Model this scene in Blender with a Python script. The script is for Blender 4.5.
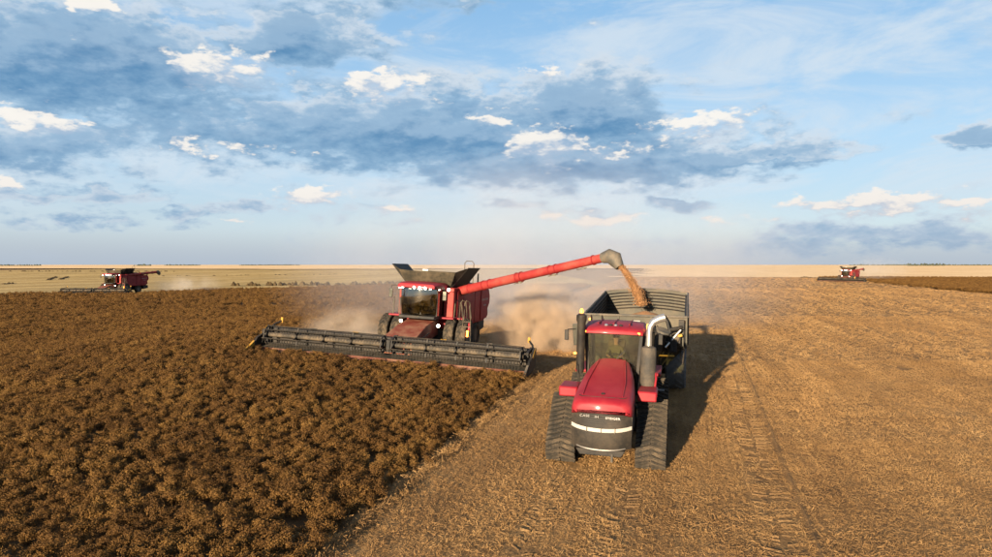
import bpy, math, random
from math import sin, cos, tan, pi, radians as R, sqrt, atan2, hypot
from mathutils import Vector, Matrix, Euler, noise as mnoise

random.seed(7)
for o in list(bpy.data.objects):
    bpy.data.objects.remove(o)
scene = bpy.context.scene
COL = scene.collection

# ---------------------------------------------------------------- camera
F = 708.0            # focal length in pixels of a 992 px wide frame
CAMH = 5.5
PITCH = math.atan(14.0 / F)
cam_d = bpy.data.cameras.new('camera')
cam = bpy.data.objects.new('camera', cam_d)
COL.objects.link(cam)
cam.location = (0, 0, CAMH)
cam.rotation_euler = (R(90) - PITCH, 0, 0)
cam_d.sensor_width = 36.0
cam_d.lens = F / 992 * 36
cam_d.clip_start = 0.1
cam_d.clip_end = 30000
scene.camera = cam

# ---------------------------------------------------------------- view, sun and sky
EXPO = 1.75
scene.view_settings.view_transform = 'Standard'
scene.view_settings.look = 'None'
scene.view_settings.exposure = EXPO
scene.view_settings.gamma = 1.0
scene.view_settings.use_curve_mapping = False
scene.cycles.volume_step_rate = 0.6
scene.cycles.volume_max_steps = 96
scene.cycles.max_bounces = 8
scene.cycles.volume_bounces = 1
scene.cycles.transparent_max_bounces = 16

SUN_EL = R(10.5)
SUN_AZ = R(204.0)            # clockwise from +Y: behind the camera, to its left
sun_dir = Vector((sin(SUN_AZ) * cos(SUN_EL), cos(SUN_AZ) * cos(SUN_EL), sin(SUN_EL)))
sd = bpy.data.lights.new('sun', 'SUN')
sd.energy = 5.0
sd.angle = R(0.6)
sd.color = (1.0, 0.80, 0.56)
sun = bpy.data.objects.new('sun', sd)
COL.objects.link(sun)
sun.rotation_euler = (-sun_dir).to_track_quat('-Z', 'Y').to_euler()

world = bpy.data.worlds.new('World')
scene.world = world
world.use_nodes = True
SKY_S = 0.10
wt = world.node_tree
wt.nodes.clear()


class NT:
    """tiny helper for writing node graphs"""
    def __init__(s, t):
        s.t = t

    def n(s, kind, **kw):
        nd = s.t.nodes.new(kind)
        for k, v in kw.items():
            setattr(nd, k, v)
        return nd

    def put(s, sock, v):
        if isinstance(v, bpy.types.NodeSocket):
            s.t.links.new(v, sock)
        else:
            sock.default_value = v

    def m(s, op, a, b=0.0, c=0.0, clamp=False):
        nd = s.n('ShaderNodeMath', operation=op, use_clamp=clamp)
        s.put(nd.inputs[0], a); s.put(nd.inputs[1], b); s.put(nd.inputs[2], c)
        return nd.outputs[0]

    def vm(s, op, a, b=(0, 0, 0)):
        nd = s.n('ShaderNodeVectorMath', operation=op)
        s.put(nd.inputs[0], a); s.put(nd.inputs[1], b)
        return nd.outputs['Value'] if op in ('LENGTH', 'DOT_PRODUCT') else nd.outputs[0]

    def noise(s, vec, scale, detail=4, rough=0.5, out=0, dist=0.0):
        nd = s.n('ShaderNodeTexNoise')
        if vec is not None:
            s.put(nd.inputs['Vector'], vec)
        nd.inputs['Scale'].default_value = scale
        nd.inputs['Detail'].default_value = detail
        nd.inputs['Roughness'].default_value = rough
        nd.inputs['Distortion'].default_value = dist
        return nd.outputs[out]

    def smooth(s, v, a, b, o0=0.0, o1=1.0):
        nd = s.n('ShaderNodeMapRange', interpolation_type='SMOOTHSTEP')
        s.put(nd.inputs['Value'], v)
        s.put(nd.inputs['From Min'], a); s.put(nd.inputs['From Max'], b)
        s.put(nd.inputs['To Min'], o0); s.put(nd.inputs['To Max'], o1)
        return nd.outputs[0]

    def mix(s, f, a, b, blend='MIX'):
        nd = s.n('ShaderNodeMix', data_type='RGBA', blend_type=blend)
        s.put(nd.inputs['Factor'], f)
        for sock, v in ((nd.inputs[6], a), (nd.inputs[7], b)):
            s.put(sock, v if isinstance(v, bpy.types.NodeSocket) else (v[0], v[1], v[2], 1.0))
        return nd.outputs[2]

    def ramp(s, f, stops):
        nd = s.n('ShaderNodeValToRGB')
        cr = nd.color_ramp
        while len(cr.elements) < len(stops):
            cr.elements.new(0.5)
        for e, (p, c) in zip(cr.elements, stops):
            e.position = p
            e.color = (c[0], c[1], c[2], 1)
        s.put(nd.inputs[0], f)
        return nd.outputs[0]


def srgb(r, g, b):
    f = lambda c: (c / 255 / 12.92) if c / 255 <= 0.04045 else ((c / 255 + 0.055) / 1.055) ** 2.4
    return (f(r), f(g), f(b))


def pix_dir(px, py):
    """world azimuth and elevation of a direction in the sky"""
    v = Vector((px - 496.0, F, -(py - 278.5)))
    c, s_ = cos(PITCH), sin(PITCH)
    d = Vector((v.x, v.y * c + v.z * s_, -v.y * s_ + v.z * c)).normalized()
    return atan2(d.x, d.y), math.asin(d.z)


# clouds: banks of the real sky given by azimuth, elevation and spread
DARK = [(80, 55, 150, 46, 1.0), (300, 38, 60, 24, .95), (235, 122, 150, 34, .72), (420, 132, 170, 34, .9), (590, 112, 62, 30, 1.05),
        (560, 160, 170, 22, .9), (715, 158, 110, 11, .8), (30, 140, 90, 22, .75), (110, 190, 70, 8, .6), (215, 212, 75, 7, .6),
        (30, 195, 60, 7, .6), (440, 85, 26, 14, .7), (530, 205, 36, 6, .6), (676, 203, 30, 5, .62), (980, 137, 34, 9, .8), (645, 104, 12, 6, .7),
        (900, 232, 160, 12, .55), (600, 212, 36, 5, .5), (390, 215, 50, 7, .5), (480, 5, 18, 8, .7), (800, 244, 220, 10, .4), (130, 222, 110, 9, .4),
        (-220, 90, 130, 40, .9), (1250, 120, 130, 26, .8), (330, -60, 190, 40, .9), (820, -120, 190, 36, .8)]
WHITE = [(225, 70, 46, 15, 1.0), (264, 66, 16, 12, .8), (388, 87, 34, 13, 1.0), (540, 146, 38, 18, 1.15), (306, 198, 30, 12, 1.0), (28, 117, 52, 10, .95),
         (492, 117, 28, 8, .85), (694, 125, 42, 11, .95), (858, 203, 70, 10, 1.05), (880, 196, 20, 8, .8), (97, 2, 22, 7, 1.0), (975, 204, 40, 9, .8), (8, 182, 20, 7, .8),
         (600, 218, 50, 7, .7), (548, 77, 34, 8, .75), (410, 212, 26, 6, .6), (720, 222, 60, 6, .55), (225, 224, 26, 6, .55), (570, 150, 60, 8, .75), (215, 150, 70, 7, .6),
         (-160, 140, 50, 16, .9), (1180, 180, 60, 15, .9)]

# one flattened direction vector feeds both noise and banks
grp = bpy.data.node_groups.new('cloud_field', 'ShaderNodeTree')
grp.interface.new_socket('Direction', in_out='INPUT', socket_type='NodeSocketVector')
for nm in ('Bank', 'Puff', 'Noise', 'Fine', 'BankAbove', 'PuffAbove'):
    grp.interface.new_socket(nm, in_out='OUTPUT', socket_type='NodeSocketFloat')
g = NT(grp)
gi = g.n('NodeGroupInput'); go = g.n('NodeGroupOutput')
dirn = gi.outputs[0]
flat = g.vm('MULTIPLY', dirn, (1.0, 1.0, 2.3))
warp = g.noise(flat, 9.0, 4, 0.55, out=1)
wv = g.vm('MULTIPLY', g.vm('SUBTRACT', warp, (.5, .5, .5)), (.16, .055, 0))
wv2 = g.noise(flat, 30.0, 5, 0.6, out=1)
wv = g.vm('ADD', wv, g.vm('MULTIPLY', g.vm('SUBTRACT', wv2, (.5, .5, .5)), (.06, .03, 0)))
sep = g.n('ShaderNodeSeparateXYZ'); g.put(sep.inputs[0], dirn)
az = g.m('ARCTAN2', sep.outputs[0], sep.outputs[1])
el = g.m('ARCSINE', sep.outputs[2])
cmb = g.n('ShaderNodeCombineXYZ'); g.put(cmb.inputs[0], az); g.put(cmb.inputs[1], el)
pv = g.vm('ADD', cmb.outputs[0], wv)
fbm = g.noise(flat, 17.0, 8, 0.6)
fine = g.noise(g.vm('ADD', flat, (3.1, 1.7, 0.4)), 40.0, 7, 0.58)


def blobs(lst, grow=1.0, vec=None):
    tot = None
    vec = vec or pv
    for px, py, rx, ry, w_ in lst:
        a, e = pix_dir(px, py)
        ca = cos(a)
        sa = .9 / (rx / F * ca * ca * grow)
        se = .9 / (ry / F * ca * grow)
        nd = g.n('ShaderNodeVectorMath', operation='MULTIPLY_ADD')
        g.put(nd.inputs[0], vec); nd.inputs[1].default_value = (sa, se, 0); nd.inputs[2].default_value = (-a * sa, -e * se, 0)
        v = g.m('POWER', .3679, g.vm('DOT_PRODUCT', nd.outputs[0], nd.outputs[0]))
        v = g.m('MULTIPLY', v, w_) if w_ != 1.0 else v
        tot = v if tot is None else g.m('MAXIMUM', tot, v)
    return tot


g.put(go.inputs[0], blobs(DARK, 1.22)); g.put(go.inputs[1], blobs(WHITE, 1.2)); g.put(go.inputs[2], fbm); g.put(go.inputs[3], fine)
g.put(go.inputs[4], blobs(DARK, 1.22, g.vm('ADD', pv, (-.008, .022, 0)))); g.put(go.inputs[5], blobs(WHITE, 1.2, g.vm('ADD', pv, (-.006, .010, 0))))

w = NT(wt)
tc = w.n('ShaderNodeTexCoord')
dvec = w.vm('NORMALIZE', tc.outputs['Generated'])
sky = w.n('ShaderNodeTexSky', sky_type='NISHITA')
sky.sun_disc = False
sky.sun_elevation = SUN_EL
sky.sun_rotation = SUN_AZ
sky.altitude = 600
sky.air_density = 1.0
sky.dust_density = 0.6
sky.ozone_density = 2.0
cl = w.n('ShaderNodeGroup', node_tree=grp); w.put(cl.inputs[0], dvec)
flat2 = w.vm('MULTIPLY', w.vm('ADD', dvec, (-.010, 0, .012)), (1.0, 1.0, 2.3))
fbm2 = w.noise(flat2, 17.0, 6, 0.6)
fine2 = w.noise(w.vm('ADD', flat2, (3.1, 1.7, 0.4)), 40.0, 5, 0.58)
sx = w.n('ShaderNodeSeparateXYZ'); w.put(sx.inputs[0], dvec)
elev = w.m('MAXIMUM', sx.outputs[2], 0.0)
K = 1 / SKY_S / (2 ** EXPO)


def kc(r, g_, b):
    c = srgb(r, g_, b)
    return tuple(x * K for x in c)


# clear air: the Nishita sky, with the milky air of a harvest evening over it
air = w.ramp(elev, [(0.0, kc(180, 190, 204)), (0.05, kc(184, 200, 217)), (0.16, kc(172, 204, 230)), (0.34, kc(138, 184, 224)), (0.7, kc(58, 112, 178)), (1.0, kc(40, 84, 150))])
base = w.mix(0.88, sky.outputs[0], air)
# thin high cloud
cir = w.noise(w.vm('MULTIPLY', w.vm('ADD', dvec, (.3, .1, .2)), (1.0, 1.3, 3.4)), 4.2, 9, 0.62, dist=0.6)
cirf = w.m('MULTIPLY', w.smooth(cir, .40, .66), w.smooth(elev, .02, .12))
base = w.mix(w.m('MULTIPLY', cirf, .72), base, kc(220, 231, 240))
# cloud banks, their sunlit sides towards the sun
bank = w.m('MULTIPLY_ADD', w.m('SUBTRACT', cl.outputs[2], .5), 1.25, w.m('MULTIPLY_ADD', w.m('SUBTRACT', cl.outputs[3], .5), .45, cl.outputs[0]))
aB = w.smooth(bank, .20, .54)
lit = w.smooth(w.m('MULTIPLY_ADD', w.m('SUBTRACT', cl.outputs[0], cl.outputs[4]), .9, w.m('SUBTRACT', cl.outputs[2], fbm2)), -.14, .24)
deep = w.smooth(w.m('MULTIPLY_ADD', w.m('SUBTRACT', cl.outputs[3], .5), .35, bank), .30, 1.05)
bcol = w.mix(deep, kc(146, 182, 212), kc(84, 136, 180))
bcol = w.mix(w.m('MULTIPLY', lit, .62), bcol, kc(172, 200, 224))
rim = w.m('MULTIPLY', w.smooth(lit, .55, 1.0), w.smooth(bank, .75, .35))
bcol = w.mix(w.m('MULTIPLY', rim, .75), bcol, kc(232, 236, 240))
bcol = w.mix(w.smooth(elev, .02, .15, .5, 0.0), bcol, kc(152, 176, 202))
c1 = w.mix(w.m('MULTIPLY', aB, .92), base, bcol)
# thinner veils between the banks
veil = w.smooth(w.m('MULTIPLY_ADD', cl.outputs[0], .5, cl.outputs[2]), .55, .85)
c1 = w.mix(w.m('MULTIPLY', w.m('MULTIPLY', veil, w.m('SUBTRACT', 1.0, aB)), .5), c1, kc(206, 219, 231))
puff = w.m('MULTIPLY_ADD', w.m('SUBTRACT', cl.outputs[3], .5), 1.25, w.m('MULTIPLY_ADD', w.m('SUBTRACT', cl.outputs[2], .5), .9, cl.outputs[1]))
plit = w.smooth(w.m('MULTIPLY_ADD', w.m('SUBTRACT', cl.outputs[1], cl.outputs[5]), .8, w.m('MULTIPLY', w.m('SUBTRACT', cl.outputs[3], fine2), 1.3)), -.20, .34)
aP = w.smooth(puff, .34, w.m('MULTIPLY_ADD', w.m('SUBTRACT', 1.0, plit), .5, .62))
pcol = w.mix(plit, kc(178, 197, 219), kc(255, 249, 240))
pcol = w.mix(w.smooth(elev, .03, .14, .45, 0.0), pcol, kc(226, 210, 204))
c2 = w.mix(w.m('MULTIPLY', aP, .90), c1, pcol)
c3 = w.mix(w.smooth(elev, .0, .055, .75, 0.0), c2, kc(174, 188, 205))
bg = w.n('ShaderNodeBackground')
w.put(bg.inputs[0], c3)
bg.inputs[1].default_value = SKY_S
wo = w.n('ShaderNodeOutputWorld')
wt.links.new(bg.outputs[0], wo.inputs[0])
world.cycles.sampling_method = 'MANUAL'
world.cycles.sample_map_resolution = 512


# ================================================================ helpers
def tag(o, label=None, cat=None, group=None, kind=None):
    if label: o['label'] = label
    if cat: o['category'] = cat
    if group: o['group'] = group
    if kind: o['kind'] = kind
    return o


def empty(name, M):
    o = bpy.data.objects.new(name, None)
    o.empty_display_size = 0.3
    COL.objects.link(o)
    o.matrix_world = M
    return o


def link(name, me, parent=None):
    o = bpy.data.objects.new(name, me)
    COL.objects.link(o)
    if parent is not None:
        o.parent = parent
    return o


def ortho(d):
    d = d.normalized()
    up = Vector((0, 0, 1)) if abs(d.z) < .95 else Vector((1, 0, 0))
    a = d.cross(up).normalized()
    return a, d.cross(a).normalized()


class MB:
    def __init__(s):
        s.v = []; s.f = []

    def add(s, vs, fs):
        b = len(s.v)
        s.v += [tuple(p) for p in vs]
        s.f += [tuple(b + i for i in q) for q in fs]
        return s

    def box(s, c, d, rot=None):
        x, y, z = d[0] / 2, d[1] / 2, d[2] / 2
        vs = [Vector(p) for p in ((-x, -y, -z), (x, -y, -z), (x, y, -z), (-x, y, -z), (-x, -y, z), (x, -y, z), (x, y, z), (-x, y, z))]
        if rot is not None:
            m = Euler(rot).to_matrix()
            vs = [m @ p for p in vs]
        c = Vector(c)
        return s.add([p + c for p in vs], [(0, 3, 2, 1), (4, 5, 6, 7), (0, 1, 5, 4), (1, 2, 6, 5), (2, 3, 7, 6), (3, 0, 4, 7)])

    def bar(s, p0, p1, w_, h_):
        """rectangular bar between two points"""
        p0, p1 = Vector(p0), Vector(p1)
        a, b = ortho(p1 - p0)
        vs = []
        for p in (p0, p1):
            vs += [p - a * w_ / 2 - b * h_ / 2, p + a * w_ / 2 - b * h_ / 2, p + a * w_ / 2 + b * h_ / 2, p - a * w_ / 2 + b * h_ / 2]
        return s.add(vs, [(0, 3, 2, 1), (4, 5, 6, 7), (0, 1, 5, 4), (1, 2, 6, 5), (2, 3, 7, 6), (3, 0, 4, 7)])

    def tube(s, pts, r, seg=8, cap=True):
        pts = [Vector(p) for p in pts]
        n = len(pts)
        rs = r if isinstance(r, (list, tuple)) else [r] * n
        vs = []
        pa = None
        for i, p in enumerate(pts):
            t = (pts[min(i + 1, n - 1)] - pts[max(i - 1, 0)]).normalized()
            if pa is None:
                a, b = ortho(t)
            else:
                a = (pa - t * pa.dot(t)).normalized()
                b = t.cross(a)
            pa = a
            vs += [p + (a * cos(2 * pi * k / seg) + b * sin(2 * pi * k / seg)) * rs[i] for k in range(seg)]
        fs = []
        for i in range(n - 1):
            for k in range(seg):
                k2 = (k + 1) % seg
                fs.append((i * seg + k, i * seg + k2, (i + 1) * seg + k2, (i + 1) * seg + k))
        if cap:
            fs.append(tuple(range(seg - 1, -1, -1)))
            fs.append(tuple((n - 1) * seg + k for k in range(seg)))
        return s.add(vs, fs)

    def lathe(s, prof, c, axis, seg=24):
        """prof: (distance along axis, radius)"""
        c = Vector(c); ax = Vector(axis).normalized()
        a, b = ortho(ax)
        vs = []; fs = []
        n = len(prof)
        for d, r in prof:
            vs += [c + ax * d + (a * cos(2 * pi * k / seg) + b * sin(2 * pi * k / seg)) * r for k in range(seg)]
        for i in range(n - 1):
            for k in range(seg):
                k2 = (k + 1) % seg
                fs.append((i * seg + k, i * seg + k2, (i + 1) * seg + k2, (i + 1) * seg + k))
        fs.append(tuple(range(seg - 1, -1, -1)))
        fs.append(tuple((n - 1) * seg + k for k in range(seg)))
        return s.add(vs, fs)

    def prism(s, poly, lo, hi, axis='x'):
        """poly in the plane across axis: axis x -> (y,z), y -> (x,z), z -> (x,y)"""
        def mk(p, t):
            return {'x': (t, p[0], p[1]), 'y': (p[0], t, p[1]), 'z': (p[0], p[1], t)}[axis]
        n = len(poly)
        vs = [mk(p, lo) for p in poly] + [mk(p, hi) for p in poly]
        fs = [tuple(range(n))[::-1], tuple(range(n, 2 * n))]
        fs += [(i, (i + 1) % n, n + (i + 1) % n, n + i) for i in range(n)]
        return s.add(vs, fs)

    def loft(s, secs, closed=True, cap=True):
        n = len(secs[0])
        vs = [p for q in secs for p in q]
        fs = []
        for i in range(len(secs) - 1):
            for k in range(n if closed else n - 1):
                k2 = (k + 1) % n
                fs.append((i * n + k, i * n + k2, (i + 1) * n + k2, (i + 1) * n + k))
        if cap and closed:
            fs.append(tuple(range(n - 1, -1, -1)))
            fs.append(tuple((len(secs) - 1) * n + k for k in range(n)))
        return s.add(vs, fs)

    def slab(s, quad, th):
        """a sheet of thickness th from a 4-corner outline"""
        q = [Vector(p) for p in quad]
        nrm = (q[1] - q[0]).cross(q[-1] - q[0]).normalized() * th
        vs = q + [p + nrm for p in q]
        n = len(q)
        return s.add(vs, [tuple(range(n))[::-1], tuple(range(n, 2 * n))] + [(i, (i + 1) % n, n + (i + 1) % n, n + i) for i in range(n)])

    def mesh(s, name, mat, angle=38):
        me = bpy.data.meshes.new(name)
        me.from_pydata(s.v, [], s.f)
        if mat is not None:
            me.materials.append(mat)
        import bmesh
        bm = bmesh.new(); bm.from_mesh(me)
        bmesh.ops.recalc_face_normals(bm, faces=bm.faces)
        bm.to_mesh(me); bm.free()
        me.polygons.foreach_set('use_smooth', [True] * len(me.polygons))
        me.set_sharp_from_angle(angle=R(angle))
        return me

    def build(s, name, mat, parent=None, bev=0.0, angle=38):
        o = link(name, s.mesh(name, mat, angle), parent)
        if bev:
            b = o.modifiers.new('bevel', 'BEVEL')
            b.width = bev; b.segments = 2; b.limit_method = 'ANGLE'; b.angle_limit = R(40)
        return o


def copy_tree(o, parent=None):
    c = o.copy()
    COL.objects.link(c)
    if parent is not None:
        c.parent = parent
    for ch in o.children:
        copy_tree(ch, c)
    return c


# ---------------------------------------------------------------- materials
def mat_new(name):
    m = bpy.data.materials.new(name)
    m.use_nodes = True
    t = NT(m.node_tree)
    b = m.node_tree.nodes['Principled BSDF']
    return m, t, b


DUST = (.23, .165, .10)
ALB = .84


def paint(name, col, rough=.45, metal=0.0, dust=.25, scale=2.0, coat=0.0, bump=0.0):
    col = tuple(c * ALB for c in col)
    m, t, b = mat_new(name)
    tcd = t.n('ShaderNodeTexCoord').outputs['Object']
    n1 = t.noise(tcd, scale, 6, .62)
    n2 = t.noise(tcd, scale * 9, 5, .6)
    f = t.m('MULTIPLY', t.smooth(t.m('MULTIPLY_ADD', n2, .35, n1), .5, .92), dust * 1.6, clamp=True)
    var = t.mix(t.smooth(n1, .3, .7), tuple(c * .86 for c in col), tuple(min(1, c * 1.1) for c in col))
    c = t.mix(f, var, DUST)
    t.put(b.inputs['Base Color'], c)
    t.put(b.inputs['Roughness'], t.m('MULTIPLY_ADD', f, .35, rough + (.14 if metal < .5 else 0), clamp=True))
    if metal < .5:
        b.inputs['Specular IOR Level'].default_value = .22
    b.inputs['Metallic'].default_value = metal
    b.inputs['Coat Weight'].default_value = coat
    b.inputs['Coat Roughness'].default_value = .12
    if bump:
        bp = t.n('ShaderNodeBump'); bp.inputs['Strength'].default_value = bump
        bp.inputs['Distance'].default_value = .02
        t.put(bp.inputs['Height'], n2); t.put(b.inputs['Normal'], bp.outputs[0])
    return m


def lamp_mat(name, col, st):
    m, t, b = mat_new(name)
    b.inputs['Base Color'].default_value = (*col, 1)
    b.inputs['Emission Color'].default_value = (*col, 1)
    b.inputs['Emission Strength'].default_value = st
    return m


def glass_mat(name, tint, gloss=.12):
    m = bpy.data.materials.new(name); m.use_nodes = True
    t = NT(m.node_tree); m.node_tree.nodes.clear()
    tr = t.n('ShaderNodeBsdfTransparent'); tr.inputs[0].default_value = (*tint, 1)
    gl = t.n('ShaderNodeBsdfGlossy'); gl.inputs['Roughness'].default_value = .04
    gl.inputs[0].default_value = (.9, .9, .9, 1)
    df = t.n('ShaderNodeBsdfDiffuse'); df.inputs[0].default_value = (*DUST, 1)
    fr = t.n('ShaderNodeFresnel'); fr.inputs[0].default_value = 1.5
    ms = t.n('ShaderNodeMixShader')
    t.put(ms.inputs[0], t.m('ADD', fr.outputs[0], gloss, clamp=True))
    t.put(ms.inputs[1], tr.outputs[0]); t.put(ms.inputs[2], gl.outputs[0])
    ns = t.noise(t.n('ShaderNodeTexCoord').outputs['Object'], 3.0, 5, .6)
    m2 = t.n('ShaderNodeMixShader')
    t.put(m2.inputs[0], t.smooth(ns, .4, .8, .0, .05))
    t.put(m2.inputs[1], ms.outputs[0]); t.put(m2.inputs[2], df.outputs[0])
    o = t.n('ShaderNodeOutputMaterial'); t.put(o.inputs[0], m2.outputs[0])
    return m


RED = paint('red_paint', (.225, .0075, .017), .42, dust=.04, coat=.05, scale=1.4)
RED2 = paint('red_panel', (.21, .010, .014), .45, dust=.04, scale=1.1)
REDC = paint('combine_red', (.25, .020, .019), .46, dust=.12, coat=.0, scale=1.2)
BLK = paint('black_paint', (.010, .010, .010), .45, dust=.07)
CHAR = paint('charcoal_plastic', (.019, .017, .0145), .5, dust=.08, scale=1.5)
GREY = paint('grey_steel', (.068, .066, .058), .5, dust=.25)
HOPPER = paint('grey_green_hopper_paint', (.054, .054, .043), .5, dust=.16, scale=.8)
SILVER = paint('bright_steel', (.55, .53, .5), .3, metal=.8, dust=.15)
MUFF = paint('muffler_steel', (.040, .038, .034), .55, dust=.15)
RUB = paint('rubber', (.016, .016, .015), .8, dust=.22, scale=3.0, bump=.3)
RUBD = paint('dusty_rubber', (.022, .021, .018), .8, dust=.18, scale=2.0, bump=.3)
CANVAS = paint('dark_canvas', (.022, .021, .015), .8, dust=.16, scale=1.2)
YEL = paint('yellow_plastic', (.38, .20, .015), .5, dust=.2)
RUST = paint('dusty_red_steel', (.15, .024, .014), .6, dust=.35, scale=1.3)
TUBE = paint('worn_tube', (.040, .035, .027), .5, dust=.25)
BATM = paint('reel_bat_paint', (.016, .014, .011), .55, dust=.05)
KNIFE = paint('worn_red_steel', (.09, .022, .014), .6, dust=.3)
CTYRE = paint('grey_dusty_tyre', (.11, .115, .12), .8, dust=.25, scale=2.0, bump=.3)
MIRR = paint('mirror_glass', (.16, .165, .14), .12, metal=.7, dust=.2)
AMBER = lamp_mat('amber_lamp', (1.0, .28, .03), 1.6)
WHITEL = lamp_mat('white_lamp', (1.0, .90, .74), 4.0)
HEADL = paint('headlamp_lens', (.42, .40, .36), .22, dust=.25, scale=6)
LETTER = paint('white_lettering', (.62, .6, .56), .5, dust=.15)
LETTERD = paint('grey_lettering', (.32, .31, .29), .5, dust=.2)
CLOTH = paint('olive_cloth', (.12, .11, .05), .9, dust=.1, scale=5)
SKIN = paint('skin', (.42, .25, .17), .6, dust=0)
HAIR = paint('dark_cap', (.03, .028, .025), .9, dust=.1)
SEATM = paint('seat_cloth', (.09, .075, .055), .9, dust=.3)
GLASS = glass_mat('cab_glass', (.72, .72, .60), .03)
GLASSC = glass_mat('combine_cab_glass', (.60, .55, .34), .16)

# grain
GRAIN, t_, b_ = mat_new('grain')
_o = t_.n('ShaderNodeTexCoord').outputs['Object']
_v = t_.n('ShaderNodeTexVoronoi'); _v.inputs['Scale'].default_value = 40; t_.put(_v.inputs['Vector'], _o)
t_.put(b_.inputs['Base Color'], t_.mix(t_.noise(_o, 6, 6, .7), (.20, .09, .03), (.32, .165, .065)))
b_.inputs['Roughness'].default_value = .8
_bp = t_.n('ShaderNodeBump'); _bp.inputs['Strength'].default_value = .7; _bp.inputs['Distance'].default_value = .03
t_.put(_bp.inputs['Height'], _v.outputs['Distance']); t_.put(b_.inputs['Normal'], _bp.outputs[0])

# ================================================================ the land
HEAD = R(14.2)                       # every machine works along this line
AX = Vector((cos(HEAD), -sin(HEAD), 0))     # to the right, across the rows
FW = Vector((-sin(HEAD), -cos(HEAD), 0))    # direction of travel


def ground_z(x, y):
    z = 1.2 * math.exp(-(((x + 14) / 14.0) ** 2 + ((y - 40) / 22.0) ** 2))
    if y > 100:
        z += .35 * sin(x * .012 + 1) * min(1, (y - 100) / 200)
    z += .03 * sin(x * .31 + y * .17) + .025 * sin(x * .13 - y * .23 + 2)
    return z


def terrain_matrix(x, y, theta=-HEAD, zoff=0.0, tilt=1.0):
    e = 2.5
    nx = -(ground_z(x + e, y) - ground_z(x - e, y)) / (2 * e) * tilt
    ny = -(ground_z(x, y + e) - ground_z(x, y - e)) / (2 * e) * tilt
    up = Vector((nx, ny, 1)).normalized()
    back = Vector((-sin(theta), cos(theta), 0))
    right = back.cross(up).normalized()
    back = up.cross(right).normalized()
    M = Matrix((right, back, up)).transposed().to_4x4()
    M.translation = (x, y, ground_z(x, y) + zoff)
    return M


def grid_sheet(name, xs, ys, mat, zadd=0.0, keep=None, parent=None):
    vs = [(x, y, ground_z(x, y) + zadd) for y in ys for x in xs]
    n = len(xs)
    fs = []
    for j in range(len(ys) - 1):
        for i in range(n - 1):
            if keep is None or keep((xs[i] + xs[i + 1]) / 2, (ys[j] + ys[j + 1]) / 2):
                fs.append((j * n + i, j * n + i + 1, (j + 1) * n + i + 1, (j + 1) * n + i))
    used = sorted({k for q in fs for k in q})
    mp = {k: i for i, k in enumerate(used)}
    me = bpy.data.meshes.new(name)
    me.from_pydata([vs[k] for k in used], [], [tuple(mp[k] for k in q) for q in fs])
    me.materials.append(mat)
    me.polygons.foreach_set('use_smooth', [True] * len(me.polygons))
    return link(name, me, parent)


def field_mat(name, stops, scale=1.0, rows=0.25, stripe=0.0, bump=.5, fine=14.0):
    """stubble ground: straw and soil mottled, streaked along the rows"""
    stops = [(p, tuple(c * ALB for c in q)) for p, q in stops]
    m, t, b = mat_new(name)
    geo = t.n('ShaderNodeNewGeometry').outputs['Position']
    mp = t.n('ShaderNodeMapping'); mp.vector_type = 'POINT'
    mp.inputs['Rotation'].default_value = (0, 0, HEAD)
    t.put(mp.inputs['Vector'], geo)
    p = mp.outputs[0]
    streak = t.noise(t.vm('MULTIPLY', p, (4.0, .35, 1)), 1.0 * scale, 5, .6)
    broad = t.noise(t.vm('MULTIPLY', p, (.16, .012, 1)), scale, 5, .6)
    mott = t.noise(p, .35 * scale, 6, .65)
    fin = t.noise(p, fine, 6, .7)
    v = t.m('ADD', t.m('ADD', t.m('MULTIPLY', streak, .22), t.m('MULTIPLY', broad, .30 + stripe)),
            t.m('ADD', t.m('MULTIPLY', mott, .26), t.m('MULTIPLY', fin, .30)))
    v = t.smooth(v, .36 + stripe / 2, .72 + stripe / 2)
    t.put(b.inputs['Base Color'], t.ramp(v, stops))
    b.inputs['Roughness'].default_value = .95
    b.inputs['Specular IOR Level'].default_value = .1
    bp = t.n('ShaderNodeBump'); bp.inputs['Strength'].default_value = bump; bp.inputs['Distance'].default_value = .08
    t.put(bp.inputs['Height'], t.m('ADD', fin, t.m('MULTIPLY', streak, .7)))
    t.put(b.inputs['Normal'], bp.outputs[0])
    return m


STUB = field_mat('stubble_soil', [(0, (.085, .050, .025)), (.35, (.20, .114, .047)), (.7, (.33, .195, .078)), (1, (.45, .285, .122))])
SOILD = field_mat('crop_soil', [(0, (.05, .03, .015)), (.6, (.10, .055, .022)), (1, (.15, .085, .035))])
PALE = field_mat('pale_stubble', [(0, (.36, .26, .15)), (.5, (.44, .325, .195)), (1, (.50, .38, .24))], scale=.25, bump=.1)
OLIVE = field_mat('olive_stubble', [(0, (.19, .135, .055)), (.5, (.29, .21, .09)), (1, (.38, .285, .135))], scale=.4, stripe=.25, bump=.2)
BROWNF = field_mat('far_crop_soil', [(0, (.09, .052, .018)), (.5, (.14, .085, .03)), (1, (.19, .12, .042))], scale=.5, bump=.3)


def geo_steps(a, b, s0, k):
    out = [a]; s = s0
    while out[-1] < b:
        out.append(out[-1] + s); s *= k
    return out


pos = geo_steps(60, 9000, 2.5, 1.14)
xs = sorted([-p for p in pos] + [i * 1.5 for i in range(-39, 40)] + pos)
ys = sorted([-p for p in geo_steps(6, 3000, 6, 1.5)] + [i * 1.5 for i in range(-3, 70)] + geo_steps(105, 12000, 2.5, 1.10))
ground = grid_sheet('ground', xs, ys, STUB)
tag(ground, 'golden brown cut stubble field reaching to the horizon', 'ground', kind='structure')

# standing crop
HC = Vector((-5.1, 34.0, 0))         # centre of the working header
HALF = 7.0


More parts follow.
